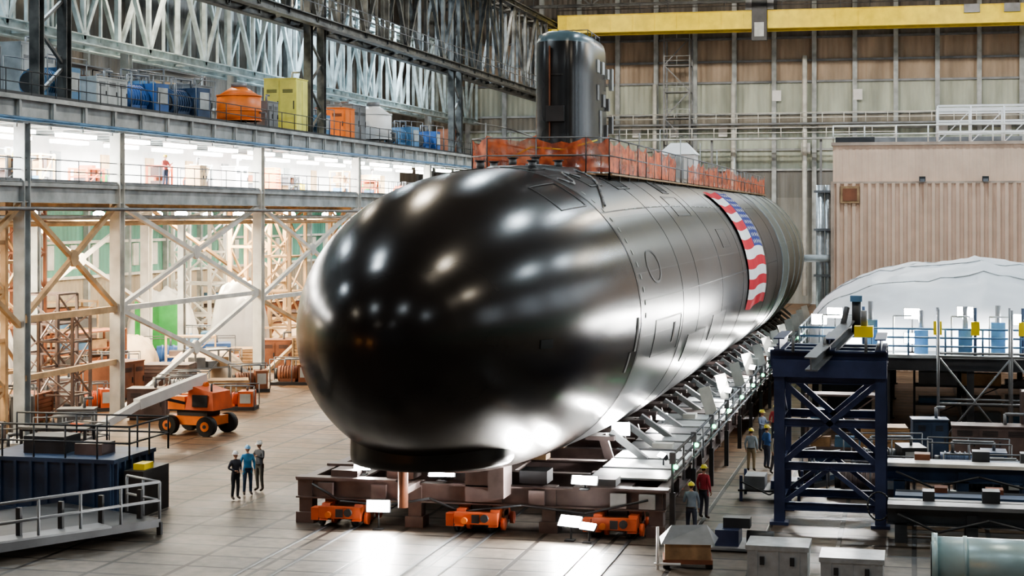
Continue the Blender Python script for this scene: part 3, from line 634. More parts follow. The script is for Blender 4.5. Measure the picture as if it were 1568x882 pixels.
while y<130:
    b.box(-10.2,-7.7,y,y+1.9,1.5,1.56,random.choice((BROWN,STEEL,LSTEEL,LSTEEL,BROWN)))
    if R(0,1)<.5: xx=R(-9.6,-8.6); b.box(xx,xx+R(.3,.8),y+.2,y+R(.7,1.4),1.56,1.56+R(.12,.4),random.choice((LSTEEL,WSTEEL,DSTEEL,STEEL,RUST,WSTEEL)))
    y+=2.3
for x in (-19.3,-15.6,-11.2,-7.8):
    b.box(x-.22,x+.22,CY0-.1,CY0+.4,0.35,1.45,BROWN); b.box(x-.3,x+.3,CY0-.2,CY0+.5,.0,.35,BROWN)
for x in (-18.5,-16.6,-14.8,-12.2,-10.0): b.box(x,x+.9,CY0+.1,CY0+1.0,1.5,1.5+R(.2,.45),random.choice((DSTEEL,BROWN,STEEL)))
for x in (-18.8,-17,-11.8,-9.2,-8.3): b.box(x,x+.5,CY0-.35,CY0-.2,.9,1.35,random.choice((STEEL,LSTEEL,BROWN)))
b.box(-13.9,-12.7,CY0-.2,CY0+1.2,.9,2.2,BROWN); b.box(-12.9,-12.4,51.2,52.2,1.2,2.2,BROWN); b.tube((-15.5,50.7,.9),(-15.5,50.7,2.6),.16,RUST,12)
b.beam((-15.5,50.7,1.4),(-15.5,CY0,1.4),.2,.2,BROWN)
b.path([(-19,CY0-.3,1.3),(-18,CY0-.45,.8),(-16.5,CY0-.4,.7),(-15,CY0-.45,1.0),(-14,CY0-.4,.6),(-12,CY0-.45,.9),(-10,CY0-.4,.7),(-8,CY0-.4,1.2)],.04,DSTEEL)
b.rail([(-7.3,CY0,1.4),(-7.3,CY1,1.4)],1.15,STEEL,2.6,.045,2)
y=CY0
while y<CY1:
    b.box(-7.38,-7.2,y-.12,y+.12,2.3,2.65,STEEL); b.ball((-7.2,y,2.2),.08,.08,.08,GREENL,6,4); b.beam((-7.3,y,0),(-7.3,y,1.4),.16,.16,DSTEEL); y+=5.2
b.build('transfer_cradle')
def bogie(x,y):
    b=MB()
    for sx in (-.55,.55):
        b.hexa([(sx-.14,-1.0,.22),(sx+.14,-1.0,.22),(sx+.14,1.0,.22),(sx-.14,1.0,.22),(sx-.14,-.7,.72),(sx+.14,-.7,.72),(sx+.14,.7,.72),(sx-.14,.7,.72)],REDOR)
        b.box(sx-.2,sx+.2,-.25,.25,.1,.85,RUST)
    b.box(-.75,.75,-.35,.35,.45,.62,RUST); b.box(-.7,.7,-1.02,-.8,.3,.66,REDOR)
    for yy in (-.62,.62):
        b.tube((-.8,yy,.28),(.8,yy,.28),.07,DSTEEL,8)
        for sx in (-.55,.55): b.tube((sx-.2,yy,.28),(sx-.1,yy,.28),.28,DSTEEL,16); b.tube((sx+.2,yy,.28),(sx+.32,yy,.28),.2,REDOR,12)
    b.tube((.3,-1.1,.5),(.3,-.8,.5),.13,DSTEEL,10); b.tube((-.35,-1.15,.42),(-.35,-.8,.42),.1,ORANGE,10); b.box(-1.,-.75,-.9,-.5,.2,.6,REDOR)
    b.box(-.3,.3,-.3,.3,.6,.78,DSTEEL); b.box(-.12,.12,-1.06,-1.02,.34,.6,DSTEEL)
    b.build('wheel_bogie',loc=(x,y,.0))
for x in RX:
    for i in range(9): bogie(x,CY0+.2+i*9.15)
b=MB()
for x in RX:
    for dx in (-.5,.5): b.box(x+dx-.05,x+dx+.05,20,140,0,.035,DSTEEL)
b.build('floor_rails')

# ------------------------------------------------------------------ floodlights (LED bar work lamps)
def flood(x,y,z,dirv,power,size=.7,h=.3,base=0.,col=(1,.98,.94)):
    e=empty('floodlight',(x,y,z)); d=Vector(dirv).normalized(); b=MB()
    f=b.fr(Vector((0,0,0)),d); a=f[1]*size/2; t=f[2]*h/2
    k=[-a-t,a-t,a+t,-a+t]; b.hexa([q*.8-d*.12 for q in k]+[q for q in k],DSTEEL)
    b.hexa([q*.9+d*.002 for q in k]+[q*.88+d*.03 for q in k],GLOW)
    for i in range(5): c=-a*.7+a*1.4*i/4; b.beam(c*.9-d*.15-t*.7,c*.9-d*.15+t*.7,.02,.06,DSTEEL)
    b.tube(Vector((0,0,-h*.4))-d*.08,Vector((0,0,base-z+.02))-d*.08,.03,DSTEEL,6)
    b.box(-.15,.15,-.15,.15,base-z,base-z+.04,DSTEEL)
    b.build('housing',e)
    area('lamp',d*.09,power,size,col,d,e,sy=h)
flood(-16.6,51.6,.75,(.1,-.8,.1),700,.8,.4); flood(-10.3,51.2,.6,(-.25,-.75,.65),1000,.8,.4); flood(-10.0,52.0,1.75,(-.1,-.8,.35),550,.9,.3,1.45)
flood(-14.7,52.3,1.75,(.1,-.6,.5),300,.9,.25,1.5); flood(-9.7,51.0,.5,(-.35,-.7,.65),800,.6,.25); flood(-17.6,53,1.75,(.1,-.7,.4),200,.6,.2,1.5)
flood(-10.3,60.5,2.3,(.1,-.8,.1),600,.7,.5,1.56); flood(-8.3,57,1.9,(-.8,-.5,.9),350,.5,.2,1.5); flood(-9.9,68,1.9,(-.1,-.8,.1),300,.5,.3,1.56)
for y in (78,90,102,114): flood(-8.3,y,2.0,(-.6,-.5,.3),320,.5,.25,1.56)
# ------------------------------------------------------------------ corrugated building
b=MB(); BGE=mat('beige_corrugated',(.68,.49,.37),.6,0,.08); BG2=mat('beige_trim',(.45,.35,.28),.6)
X0,X1,YF=-5.15,27,112
def corr(x0,x1,y,z0,z1,m,p=.42,dd=.07):
    n=int((x1-x0)/p); row=[]
    for i in range(n):
        x=x0+i*p
        row+= [(x,y),(x+p*.35,y),(x+p*.5,y-dd),(x+p*.85,y-dd)]
    row.append((x1,y)); b.grid([[(a,c,z0) for a,c in row],[(a,c,z1) for a,c in row]],m,False)
corr(X0,X1,YF,0,12.1,BGE,.5,.16); corr(X0,X1,YF+.35,12.1,14.6,BGE,.42,.03)
b.box(X0,X1,YF+.5,150,0,14.5,BGE); b.box(X0-.1,X1,YF-.1,YF+.6,12.05,12.2,BG2); b.box(X0-.1,X1,YF+.2,150,14.55,14.75,BG2)
b.box(X0-.12,X0+.08,YF-.2,YF+.1,0,12.1,BG2); b.box(X0+.5,X0+1.7,YF-.24,YF,10.8,11.9,WOOD); b.box(X0+.65,X0+1.55,YF-.27,YF-.24,10.95,11.75,RUST)
for x in (0.5,4.4,9,14): b.box(x-.2,x+.2,YF-.4,YF,12.2,12.5,DSTEEL); b.box(x-.15,x+.15,YF-.6,YF-.35,12.15,12.35,STEEL)
b.box(-5,-2.5,YF+.6,YF+.9,14.75,15.1,DSTEEL)
b.rail([(X0,YF+.8,14.75),(X1,YF+.8,14.75)],1.1,WSTEEL,2,.05,1)
b.box(-5,7,YF+6,YF+14,14.75,15.3,STEEL)
b.build('corrugated_building')
b=MB()
for x in (1.5,3.6,5.7,7.8,9.9,12): 
    for y in (YF+3,YF+6): b.tube((x,y,14.75),(x,y,17.2),.06,WHITE)
for z in (15.5,16.2,16.9,17.2):
    for y in (YF+3,YF+6): b.beam((1.5,y,z),(12,y,z),.08,.12,WHITE)
for x in (1.5,3.6,5.7,7.8,9.9): b.beam((x,YF+3,14.8),(x+2.1,YF+3,16.9),.06,.06,WHITE)
b.build('scaffold_frame')
b=MB()
for x,r in ((-6.0,.28),(-5.5,.2)): b.tube((x,113,0),(x,113,12),r,ALU,12)
for z in (3,6,9,11.5): b.box(-6.4,-5.2,112.6,113.4,z,z+.15,STEEL)
b.tube((-7,112.4,7.2),(-5.2,112.4,7.2),.25,LSTEEL,10)
b.build('pipe_riser')
# ------------------------------------------------------------------ right platform + tent
b=MB(); PX0,PX1,PY0,PY1,PZ=-5,14,77,104,3.85
b.box(PX0,PX1,PY0,PY1,PZ-.12,PZ,LSTEEL); b.ibeam((PX0,PY0,PZ-.4),(PX1,PY0,PZ-.4),.3,.55,DSTEEL); b.ibeam((PX0,PY0,PZ-.4),(PX0,PY1,PZ-.4),.3,.55,STEEL)
for x in (-4.8,-1.2,2.4,6,9.6,13.2):
    for y in (77.2,86,95,103.5): b.hcol(x,y,0,PZ-.6,.3,DSTEEL)
b.rail([(PX0,PY0,PZ),(PX1,PY0,PZ)],1.15,LBLUE,1.6,.05,2); b.rail([(PX0,PY0,PZ),(PX0,PY1,PZ)],1.15,LSTEEL,2,.05,2)
for x in (-2.2,1.,2.6,4.6,7.): b.box(x-.18,x+.18,PY0-.1,PY0+.1,PZ+.9,PZ+1.5,YELLOW); b.tube((x,PY0+.1,PZ),(x,PY0+.1,PZ+2.1),.07,CBLUE)
for x in (-1.9,2.2,.3,3.6,5.4): b.box(x-.3,x+.3,PY0+.6,PY0+1.2,PZ,PZ+R(.8,1.5),random.choice((CBLUE,DSTEEL,LBLUE))); b.tube((x,PY0+.9,PZ+.8),(x,PY0+.9,PZ+R(1.8,2.4)),.12,STEEL,10)
for x in (-4,-3,-.9,1.6,3.2,5): b.path([(x,PY0+.3,PZ),(x,PY0+.3,PZ+1.7),(x+.8,PY0+.3,PZ+1.7)],.04,LSTEEL)
b.build('work_platform')
b=MB(); P=[]
TM=mat('tent_white',(.76,.79,.83),.5,0,.08,.3,bump=.25)
NI,NJ=80,70
for i in range(NI+1):
    t=i/NI; an=pi*t; x=-cos(an)*8.4; row=[]
    for j in range(NJ+1):
        s=j/NJ; e=(1-(1-min(1,s/.34))**1.8)**.55; e2=(1-(1-min(1,(1-s)/.22))**2.2)**.5; e*=e2
        sa=max(0,sin(an))
        zz=3.7*sa**.75*e
        w_=e*sa
        zz+=w_*(.22*noise.noise(Vector((x*.5,s*9,3)))+.2*noise.noise(Vector((x*1.1+s*3,s*26,0)))-.22*abs(sin(x*.62))**.4+.2 -.08*abs(sin(s*pi*7))**.5)
        row.append((3.2+x*(.8+.2*e)+.12*noise.noise(Vector((x,s*12,5))),79.4+s*23,PZ+max(0,zz)))
    P.append(row)
b.grid(P,TM)
for j in (14,30,46,60): b.path([Vector(P[i][j])+Vector((0,0,.02)) for i in range(0,NI+1,2)],.03,LSTEEL)
b.build('white_tarp_shelter')
for x,z in ((-4.2,5.3),(-3.5,5.6),(-.1,5.6),(-.1,4.5),(2.2,5.7),(4.6,5.4),(6.2,5.5)): flood(x,78.1,z,(-.15,-1,-.1),260,.75,.5,PZ)
for x in (-2,3,8): area('shelter_fill',(x,78.6,PZ+.4),260,2.5,(1,.98,.95),(0,.8,.6),sy=.3,parent=bpy.data.objects['work_platform'])  # fill lights without a fixture, added to brighten the tarp
b=MB()
for x in (1.0,4.0,7.0):
    for y in (74.5,76.3): b.tube((x,y,0),(x,y,6),.05,STEEL)
for z in (2,4):
    for y in (74.5,76.3): b.tube((1,y,z),(7,y,z),.05,STEEL)
for x in (1,4): b.tube((x,74.5,.2),(x+3,74.5,4),.04,STEEL); b.tube((x+3,74.5,.2),(x,74.5,4),.04,STEEL)
b.build('pipe_scaffold')
for (n,x,y,w,d,h,m,k,r) in [('wooden_crate',-1.2,70,1.8,1.4,1.5,WOOD,3,.1),('control_cabinet',.6,72,1.4,1,1.6,CBLUE,0,.1),('workbench_cabinet',3,72,3,1.2,1.4,BROWN,0,0),
  ('pump_skid',-1,66,3,1.8,1.6,DSTEEL,2,.2),('wooden_crate',6.5,70,3,1.2,1.6,RUST,3,0),('hydraulic_unit',2,66,3,1.6,1.5,CBLUE,2,0),('tool_cabinet',5,64,1.6,1,1.5,RUST,0,.3),
  ('storage_rack',-3,74,3,1.2,2.4,BROWN,4,0),('welding_machine',-3.6,64,1.6,1.1,1.2,CBLUE,2,1),('control_cabinet',-3,82,2,1,2.2,DSTEEL,0,0),('storage_rack',3,84,6,1.2,2.8,DSTEEL,4,0),
  ('pump_skid',-1.5,61.7,3,1.6,1.3,BROWN,2,0),('pump_skid',2.6,62.2,3,1.6,1.4,DSTEEL,2,.1),('storage_rack',5.5,72.8,2.4,1.,2.8,BROWN,4,0)]:
    machine(n,x,y,0,w,d,h,m,k,r)
def frame(y,x0,x1,z,m,topm,name='steel_transfer_frame'):
    b=MB(); b.ibeam((x0,y,z-.3),(x1,y,z-.3),.4,.5,m); b.ibeam((x0,y+1.6,z-.3),(x1,y+1.6,z-.3),.4,.5,m)
    b.box(x0,x1,y-.3,y+.5,z-.04,z+.08,topm)
    x=x0+.4
    while x<x1:
        b.box(x-.15,x+.15,y-.1,y+1.7,z-.5,z-.2,m); b.box(x-.18,x+.18,y-.2,y+.2,0,z-.5,m); b.box(x-.18,x+.18,y+1.4,y+1.8,0,z-.5,m); x+=2.1
    b.path([(x0+.3,y-.35,z-.2),(x0+1.5,y-.45,z-.7),(x0+3,y-.4,z-.3),(x0+5,y-.45,z-.75),(x0+7,y-.4,z-.2)],.04,DSTEEL)
    for k in range(5):
        xx=x0+1+k*1.7+R(-.3,.3); b.box(xx,xx+R(.3,.7),y+.6,y+1.2,z-.05,z+R(.15,.45),random.choice((RUST,STEEL,DSTEEL,DSTEEL)))
    b.build(name)
frame(59.2,-.9,9,1.55,CBLUE,WSTEEL); frame(53.4,-.8,9,1.1,DSTEEL,STEEL); frame(56.4,-.6,9,.9,DSTEEL,CBLUE)
# blue truss tower
b=MB(); tx0,tx1,ty0,ty1=-4.25,-1.05,55.6,58.4
for x in (tx0,tx1):
    for y in (ty0,ty1): b.ibeam((x,y,.1),(x,y,5.4),.34,.34,NAVY); b.box(x-.3,x+.3,y-.3,y+.3,0,.1,NAVY)
lv=(.6,1.9,3.3,4.7)
for z in lv:
    for y in (ty0,ty1): b.ibeam((tx0,y,z),(tx1,y,z),.2,.26,NAVY)
    for x in (tx0,tx1): b.ibeam((x,ty0,z),(x,ty1,z),.2,.26,NAVY)
for y in (ty0,ty1): b.beam((tx0,y,1.9),(tx1,y,4.7),.18,.18,NAVY); b.beam((tx1,y,1.9),(tx0,y,4.7),.18,.18,NAVY)
for x in (tx0,tx1): b.beam((x,ty0,1.9),(x,ty1,3.3),.14,.14,NAVY); b.beam((x,ty1,3.3),(x,ty0,4.7),.14,.14,NAVY)
for y in (ty0,ty1): b.beam((tx0,y,.6),((tx0+tx1)/2,y,1.85),.14,.14,NAVY); b.beam((tx1,y,.6),((tx0+tx1)/2,y,1.85),.14,.14,NAVY)
for y in (ty0,(ty0+ty1)/2,ty1): b.ibeam((tx0-.3,y,5.35),(tx1+.2,y,5.35),.45,.6,NAVY)
for x in (tx0,(tx0+tx1)/2,tx1): b.ibeam((x,ty0-.3,5.85),(x,ty1+.3,5.85),.35,.4,NAVY)
b.box(tx0-.2,tx1+.2,ty0-.35,ty0+.3,4.8,5.35,NAVY)
b.ibeam((-3.15,53.8,5.35),(-2.0,58.9,6.35),.4,.45,STEEL); b.tube((-2.4,57.8,6.0),(-2.2,58.2,6.9),.1,DSTEEL)
b.box(-1.9,-1.3,ty0+.6,ty0+1.2,6.05,6.4,YELLOW); b.tube((-1.6,ty0+.9,6.4),(-1.6,ty0+.9,6.9),.1,STEEL); b.tube((-1.9,ty1,6),(-1.9,ty1,7.2),.15,DSTEEL,10); b.box(-2.1,-1.7,ty1-.2,ty1+.2,7.1,7.3,LBLUE)
for x in (-3.8,-2.8,-1.5): b.tube((x,ty0-.32,5.6),(x,ty0-.32,6.1),.05,STEEL)
for k in range(20):
    a=2*pi*k/20; c=2*pi*(k+1)/20
    b.tube((-1.1+.35*cos(a),ty0-.35,.75+.45*sin(a)),(-1.1+.35*cos(c),ty0-.35,.75+.45*sin(c)),.03,DSTEEL,5)
b.build('blue_truss_tower')
b=MB(); b.box(-1.1,1.1,-.9,.9,.35,.42,DSTEEL)
for x in (-1,1):
    for y in (-.8,.8): b.beam((x,y,0),(x,y,.9),.1,.1,NAVY)
b.box(-.9,-.2,-.6,.5,.42,.85,STEEL); b.box(0,.9,-.5,.6,.42,.7,NAVY); b.path([(-1,-.9,.7),(0,-1.1,.3),(1,-.9,.8)],.03,DSTEEL)
b.build('parts_cart',loc=(-4.9,60.5,0))
b=MB(); b.box(-1.1,1.1,-.9,.9,.05,.12,STEEL); b.box(-.8,-.1,-.6,.5,.12,.6,NAVY); b.tube((.1,0,.3),(.9,0,.3),.22,DSTEEL,12); b.box(-.6,.2,-.2,.3,.6,.9,DSTEEL)
b.build('hydraulic_jack_unit',loc=(-5.0,51.4,0))
def mbox(x,y,w,d,h):
    b=MB(); b.box(-w/2,w/2,-d/2,d/2,.2,h,ALU); b.box(-w/2-.04,w/2+.04,-d/2-.04,d/2+.04,h-.12,h+.01,ALU)
    for k in (-.35,0,.35): b.box(w*k-.04,w*k+.04,-d/2-.03,d/2+.03,.2,h-.12,ALU)
    b.box(-w/2+.1,-w/2+.3,-d/2,d/2,0,.2,DSTEEL); b.box(w/2-.3,w/2-.1,-d/2,d/2,0,.2,DSTEEL)
    for k in (-.25,.25): b.box(w*k-.06,w*k+.06,-d/2-.07,-d/2-.03,h*.55,h*.75,DSTEEL)
    b.build('metal_storage_box',loc=(x,y,0))
mbox(-3.58,46.6,1.6,1.3,1.12); mbox(-1.6,46.0,1.6,1.3,1.0)
b=MB(); PC=mat('pipe_teal',(.40,.55,.58),.35,.3,.15)
n=32
for x0,x1,r in ((-1.9,1.9,.66),(-2.0,-1.85,.74),(1.85,2.,.74),(-1.2,-1.1,.69),(.9,1.,.69)): b.tube((x0,0,.85),(x1,0,.85),r,PC,n)
b.tube((-2.03,0,.85),(-2.0,0,.85),.5,DSTEEL,n)
for x in (-1.3,1.3): b.box(x-.15,x+.15,-.6,.6,0,.3,WOOD); b.box(x-.15,x+.15,-.75,-.5,.3,.55,WOOD); b.box(x-.15,x+.15,.5,.75,.3,.55,WOOD)
b.build('pipe_section',loc=(2.45,46.3,0))
b=MB(); b.box(-.65,.65,-.5,.5,.25,.7,WOOD); b.box(-.7,.7,-.55,.55,.15,.27,RUST); b.poly([(-.75,-.6,.72),(.75,-.6,.72),(.55,.2,1.15),(-.45,.3,1.1)],STEEL); b.poly([(.75,-.6,.74),(.9,.5,.72),(.55,.2,1.15)],STEEL)
b.poly([(-.75,-.6,.72),(-.45,.3,1.1),(-.8,.5,.72)],STEEL)
for x in (-.6,.6):
    for y in (-.4,.4): b.tube((x-.1,y,.12),(x+.1,y,.12),.12,BLACK,10)
b.tube((-.85,-.55,0),(-.85,-.55,1.2),.04,WHITE); b.tube((-.95,-.55,.15),(-.2,-.55,.15),.04,WHITE)
b.build('tool_trolley',loc=(-6.3,48.3,0),rot=.15)

# ------------------------------------------------------------------ boom lift
b=MB()
b.box(-1.15,1.15,-.7,.7,.45,.85,ORANGE); b.box(-.8,.8,-.55,.55,.85,1.15,DSTEEL)
for sx in (-1,1):
    for sy in (-1,1):
        x=sx*1.0; y0=sy*.72
        b.tube((x,y0,.45),(x,y0+sy*.36,.45),.45,BLACK,22); b.tube((x,y0+sy*.34,.45),(x,y0+sy*.39,.45),.22,ORANGE,14); b.tube((x,y0+sy*.38,.45),(x,y0+sy*.42,.45),.09,DSTEEL,8)
    b.box(sx*1.0-.1,sx*1.0+.1,-.75,.75,.38,.52,DSTEEL)
b.hexa([(-.2,-.85,1.15),(1.3,-.85,1.15),(1.3,.85,1.15),(-.2,.85,1.15),(0,-.75,2.25),(1.2,-.75,1.95),(1.2,.75,1.95),(0,.75,2.25)],REDOR)
b.box(-1.1,-.2,-.85,-.3,1.15,1.75,ORANGE); b.box(-1.1,-.2,.3,.85,1.15,1.75,ORANGE); b.box(.2,1.0,-.87,-.85,1.3,1.85,DSTEEL); b.tube((1.0,-.5,1.9),(1.0,-.5,2.35),.05,DSTEEL)
ob=b.build('boom_lift',loc=(-32.0,72.6,0),rot=-.15)
b=MB(); tip=(-.6,-7.0,.95)
b.beam((.1,.3,2.5),(-.4,-4.3,1.75),.38,.46,WHITE); b.beam((-.35,-4.0,1.8),tip,.28,.32,WHITE); b.tube((-.2,.1,2.2),(.4,.1,2.2),.16,ORANGE,10)
b.beam((0,-1.2,1.5),(-.2,-2.6,1.85),.12,.12,DSTEEL)
bx,by=-.7,-7.7
for z in (.25,.8,1.3): b.path([(bx-.9,by-.5,z),(bx+.9,by-.5,z),(bx+.9,by+.5,z),(bx-.9,by+.5,z),(bx-.9,by-.5,z)],.03,STEEL)
for x in (-.9,0,.9):
    for y in (-.5,.5): b.tube((bx+x,by+y,.2),(bx+x,by+y,1.3),.03,STEEL)
b.box(bx-.9,bx+.9,by-.5,by+.5,.18,.23,STEEL); b.box(bx-.3,bx+.3,by-.55,by-.4,1.0,1.35,REDOR)
b.build('boom',ob)
# ------------------------------------------------------------------ left foreground
b=MB(); b.box(-30.6,-25.8,51.6,54.6,.15,1.85,CBLUE); b.box(-30.7,-25.7,51.5,54.7,1.78,1.92,CBLUE); b.box(-30.7,-25.7,51.5,54.7,.1,.25,CBLUE)
for k in range(9): b.box(-30.5+k*.57,-30.4+k*.57,51.48,51.6,.2,1.8,CBLUE)
for k in range(6): b.box(-25.8,-25.68,51.7+k*.54,51.8+k*.54,.2,1.8,CBLUE)
b.rail([(-31,51.6,1.92),(-25.2,51.6,1.92),(-25.2,54.6,1.92),(-31,54.6,1.92)],1.1,DSTEEL,1.2,.035,1)
for x in (-30,-28,-26): b.box(x-.15,x+.15,51.8,54.4,0,.12,DSTEEL)
b.box(-29.5,-28,52.4,53.6,1.92,2.5,DSTEEL); b.box(-25.6,-24.9,52,54,.4,1.5,DSTEEL); b.box(-25.4,-25,52.3,53,1.5,1.7,YELLOW)
b.box(-27.6,-26.6,52.4,53.4,1.92,2.3,BROWN); b.box(-25.6,-24.9,52,54,0,.4,DSTEEL)
b.build('blue_steel_container')
b=MB()
dk=[(-23.0,49.2),(-25.8,44.2),(-27.5,41),(-32,43.5),(-30,47),(-27.5,51.2)]
b.poly([(x,y,.5) for x,y in dk],DSTEEL); b.poly([(x,y,.3) for x,y in reversed(dk)],DSTEEL)
for (a,c) in zip(dk,dk[1:]+dk[:1]): b.beam((*a,.38),(*c,.38),.1,.25,DSTEEL)
for x,y in dk: b.beam((x,y,0),(x,y,.4),.14,.14,DSTEEL)
b.rail([(x,y,.5) for x,y in dk[:4]],1.15,STEEL,1.6,.05,1,False); b.rail([(-23.0,49.2,.5),(-24.6,50.2,.5)],1.15,STEEL,1.0,.045,1)
for i in range(7):
    p=Vector((-23.4,49.,.5)).lerp(Vector((-27.4,41.3,.5)),i/6); b.beam(p+Vector((-.25,.15,0)),p+Vector((-.25,.15,.9)),.14,.14,DSTEEL)
b.beam((-24,47.5,.55),(-27,43,.55),.8,.06,STEEL)
b.build('steel_work_stand')
machine('air_compressor',-34.5,62,0,2.6,1.6,1.5,WHITE,2,.4); machine('tool_cabinet',-33.4,57.5,0,1.8,1.2,1.3,DSTEEL,0,.2); machine('parts_rack',-31.5,58.5,0,2.4,1.2,2.0,DSTEEL,4,.2)
machine('hydraulic_unit',-35.5,66.5,0,2.4,1.6,1.4,BROWN,2,.4)

# ------------------------------------------------------------------ workers
def cm(c,r=.75): return mat('cloth_%02x%02x%02x'%tuple(int(x*255) for x in c),c,r,0,.18,4)
SK=mat('skin',(.52,.30,.21),.55,0,.05,6); BOOT=mat('boots',(.06,.04,.03),.6); HAIR=mat('hair_brown',(.05,.03,.02),.7); EYE=mat('eye_dark',(.01,.01,.01),.3); LIP=mat('lips',(.4,.14,.11),.5)
def worker(x,y,heading,h=1.78,shirt=(.1,.2,.4),pants=(.04,.05,.09),hat=(.8,.8,.8),pose=0,z=0.):
    J=[]; E=[]
    def j(p,r,par=None):
        J.append((p,r)); 
        if par is not None: E.append((par,len(J)-1))
        return len(J)-1
    pel=j((0,0,.95),(.15,.115)); sp=j((0,-.01,1.12),(.135,.10),pel); ch=j((0,-.01,1.33),(.17,.12),sp); nb=j((0,0,1.47),(.07,.065),ch); nk=j((0,-.01,1.55),(.052,.052),nb)
    tips=[]
    for s in (-1,1):
        sh=j((s*.17,0,1.42),(.07,.068),ch)
        if pose==0: el=(s*.25,.03,1.15); wr=(s*.24,-.05,.91)
        elif pose==1: el=(s*.27,.05,1.17); wr=(s*.12,-.16,1.08)
        elif pose==2: el=(s*.24,.0,1.15); wr=(s*.22,-.24,1.12) if s>0 else (s*.24,-.06,.92)
        else: el=(s*.26,-.08,1.2); wr=(s*.18,-.33,1.3) if s>0 else (s*.2,-.3,1.15)
        e=j(el,(.05,.05),sh); w=j(wr,(.032,.03),e)
        d=(Vector(wr)-Vector(el)).normalized(); pm=Vector(wr)+d*.06; j(tuple(pm),(.04,.026),w); tips.append((s,pm,d))
        st=.10 if (pose!=2) else (-.16*s)
        hp_=j((s*.095,0,.88),(.10,.105),pel); kn=j((s*.11,-.02+(st if pose==2 else 0)*.6,.5),(.068,.07),hp_); an=j((s*.12,.03+(st if pose==2 else 0),.1),(.05,.055),kn); j((s*.14,-.13+(st if pose==2 else 0),.045),(.048,.038),an)
    me=bpy.data.meshes.new('tmp'); me.from_pydata([p for p,_ in J],E,[]); ob=bpy.data.objects.new('tmp',me); bpy.context.scene.collection.objects.link(ob)
    sk=ob.modifiers.new('s','SKIN'); ss=ob.modifiers.new('d','SUBSURF'); ss.levels=2; ss.render_levels=2
    for i,(p,r) in enumerate(J): me.skin_vertices[0].data[i].radius=r
    me.skin_vertices[0].data[0].use_root=True
    dg=bpy.context.evaluated_depsgraph_get(); ev=ob.evaluated_get(dg); m2=ev.to_mesh()
    b=MB(); SH=cm(shirt); PA=cm(pants); HT=mat('hat_%02x%02x%02x'%tuple(int(q*255) for q in hat),hat,.3,0,.03)
    b.v=[tuple(v.co) for v in m2.vertices]; wl=[t[1] for t in tips]
    for p in m2.polygons:
        c=p.center; mm=SH
        if c.z<.14: mm=BOOT
        elif c.z<.96 and abs(c.x)<.21 and not any((c-w).length<.13 for w in wl): mm=PA
        if c.z>1.49: mm=SK
        if any((c-w).length<.085 for w in wl): mm=SK
        b.face(tuple(p.vertices),mm,True)
    ev.to_mesh_clear(); bpy.data.objects.remove(ob); bpy.data.meshes.remove(me)
    b.tube((0,-.003,.955),(0,-.003,.985),.152,BOOT,16)
    for s,pm,d in tips:
        side=d.cross(Vector((s,0,0))).normalized(); inn=Vector((-s,0,0)); 
        for k,L in enumerate((.06,.072,.068,.052)):
            o_=pm+side*(-.026+.0175*k)+d*.015; a=o_+d*L*.6; c=a+d*L*.4+inn*L*.25; b.tube(o_,a,.0095,SK,6,.0088); b.tube(a,c,.0088,SK,6,.007)
        o_=pm-side*.028-d*.02; a=o_-side*.022+d*.03; b.tube(o_,a,.011,SK,6,.01); b.tube(a,a+d*.028+inn*.006,.01,SK,6,.008)
    hz=1.655; P=[]
    for i in range(13):
        a=-pi/2+pi*i/12; row=[]
        for q in range(20):
            t=2*pi*q/20; rx=.076; ry=.096; zz=.118*sin(a); k=cos(a)
            jaw=1-.22*max(0,-sin(a))
            X=rx*k*cos(t)*jaw; Y=ry*k*sin(t)*(1 if sin(t)<0 else .98)
            if sin(a)<-.3 and sin(t)<0: Y-=.012
            row.append((X,Y-.012,hz+zz))
        P.append(row)
    b.grid(P,lambda i,q: HAIR if (i>=4 and 0<q<10 and i<12) or i>8 else SK,True,True)
    b.hexa([(-.014,-.105,hz-.03),(.014,-.105,hz-.03),(.01,-.09,hz-.03),(-.01,-.09,hz-.03),(-.006,-.108,hz+.015),(.006,-.108,hz+.015),(.006,-.09,hz+.015),(-.006,-.09,hz+.015)],SK)
    b.ball((0,-.118,hz-.024),.014,.014,.011,SK,8,5)
    for s in (-1,1):
        b.ball((s*.03,-.1,hz+.01),.011,.008,.007,WHITE,8,5); b.ball((s*.03,-.107,hz+.01),.005,.004,.005,EYE,6,4); b.ball((s*.078,-.005,hz-.005),.01,.02,.03,SK,8,5)
        b.box(s*.03-.015,s*.03+.015,-.108,-.1,hz+.024,hz+.029,HAIR)
    b.ball((0,-.105,hz-.058),.024,.008,.007,LIP,8,5)
    b.ball((0,-.008,hz+.035),.108,.13,.105,HT,18,7,0,1)
    b.grid([[(.108*cos(2*pi*q/20),-.008+.13*sin(2*pi*q/20),hz+.038) for q in range(20)],[(.122*cos(2*pi*q/20),-.008+(.19 if sin(2*pi*q/20)<0 else .145)*sin(2*pi*q/20),hz+.028) for q in range(20)]],HT,True,True)
    b.box(-.012,.012,-.12,.11,hz+.10,hz+.145,HT)
    b.box(.13,.18,-.06,.04,.84,.98,BOOT)
    o=b.build('worker',loc=(x,y,z),rot=heading); k=h/1.80; o.scale=(k,k,k); return o
worker(-23.25,55.9,1.0,1.72,(.05,.055,.075),(.035,.04,.05),(.75,.78,.8),1)
worker(-23.2,56.9,.6,1.8,(.08,.30,.55),(.05,.09,.17),(.25,.5,.75),0)
worker(-23.1,57.8,-.4,1.84,(.13,.13,.135),(.15,.14,.12),(.85,.85,.82),3)
worker(-6.75,52.7,3.3,1.72,(.22,.28,.36),(.04,.05,.08),(.8,.66,.08),2)
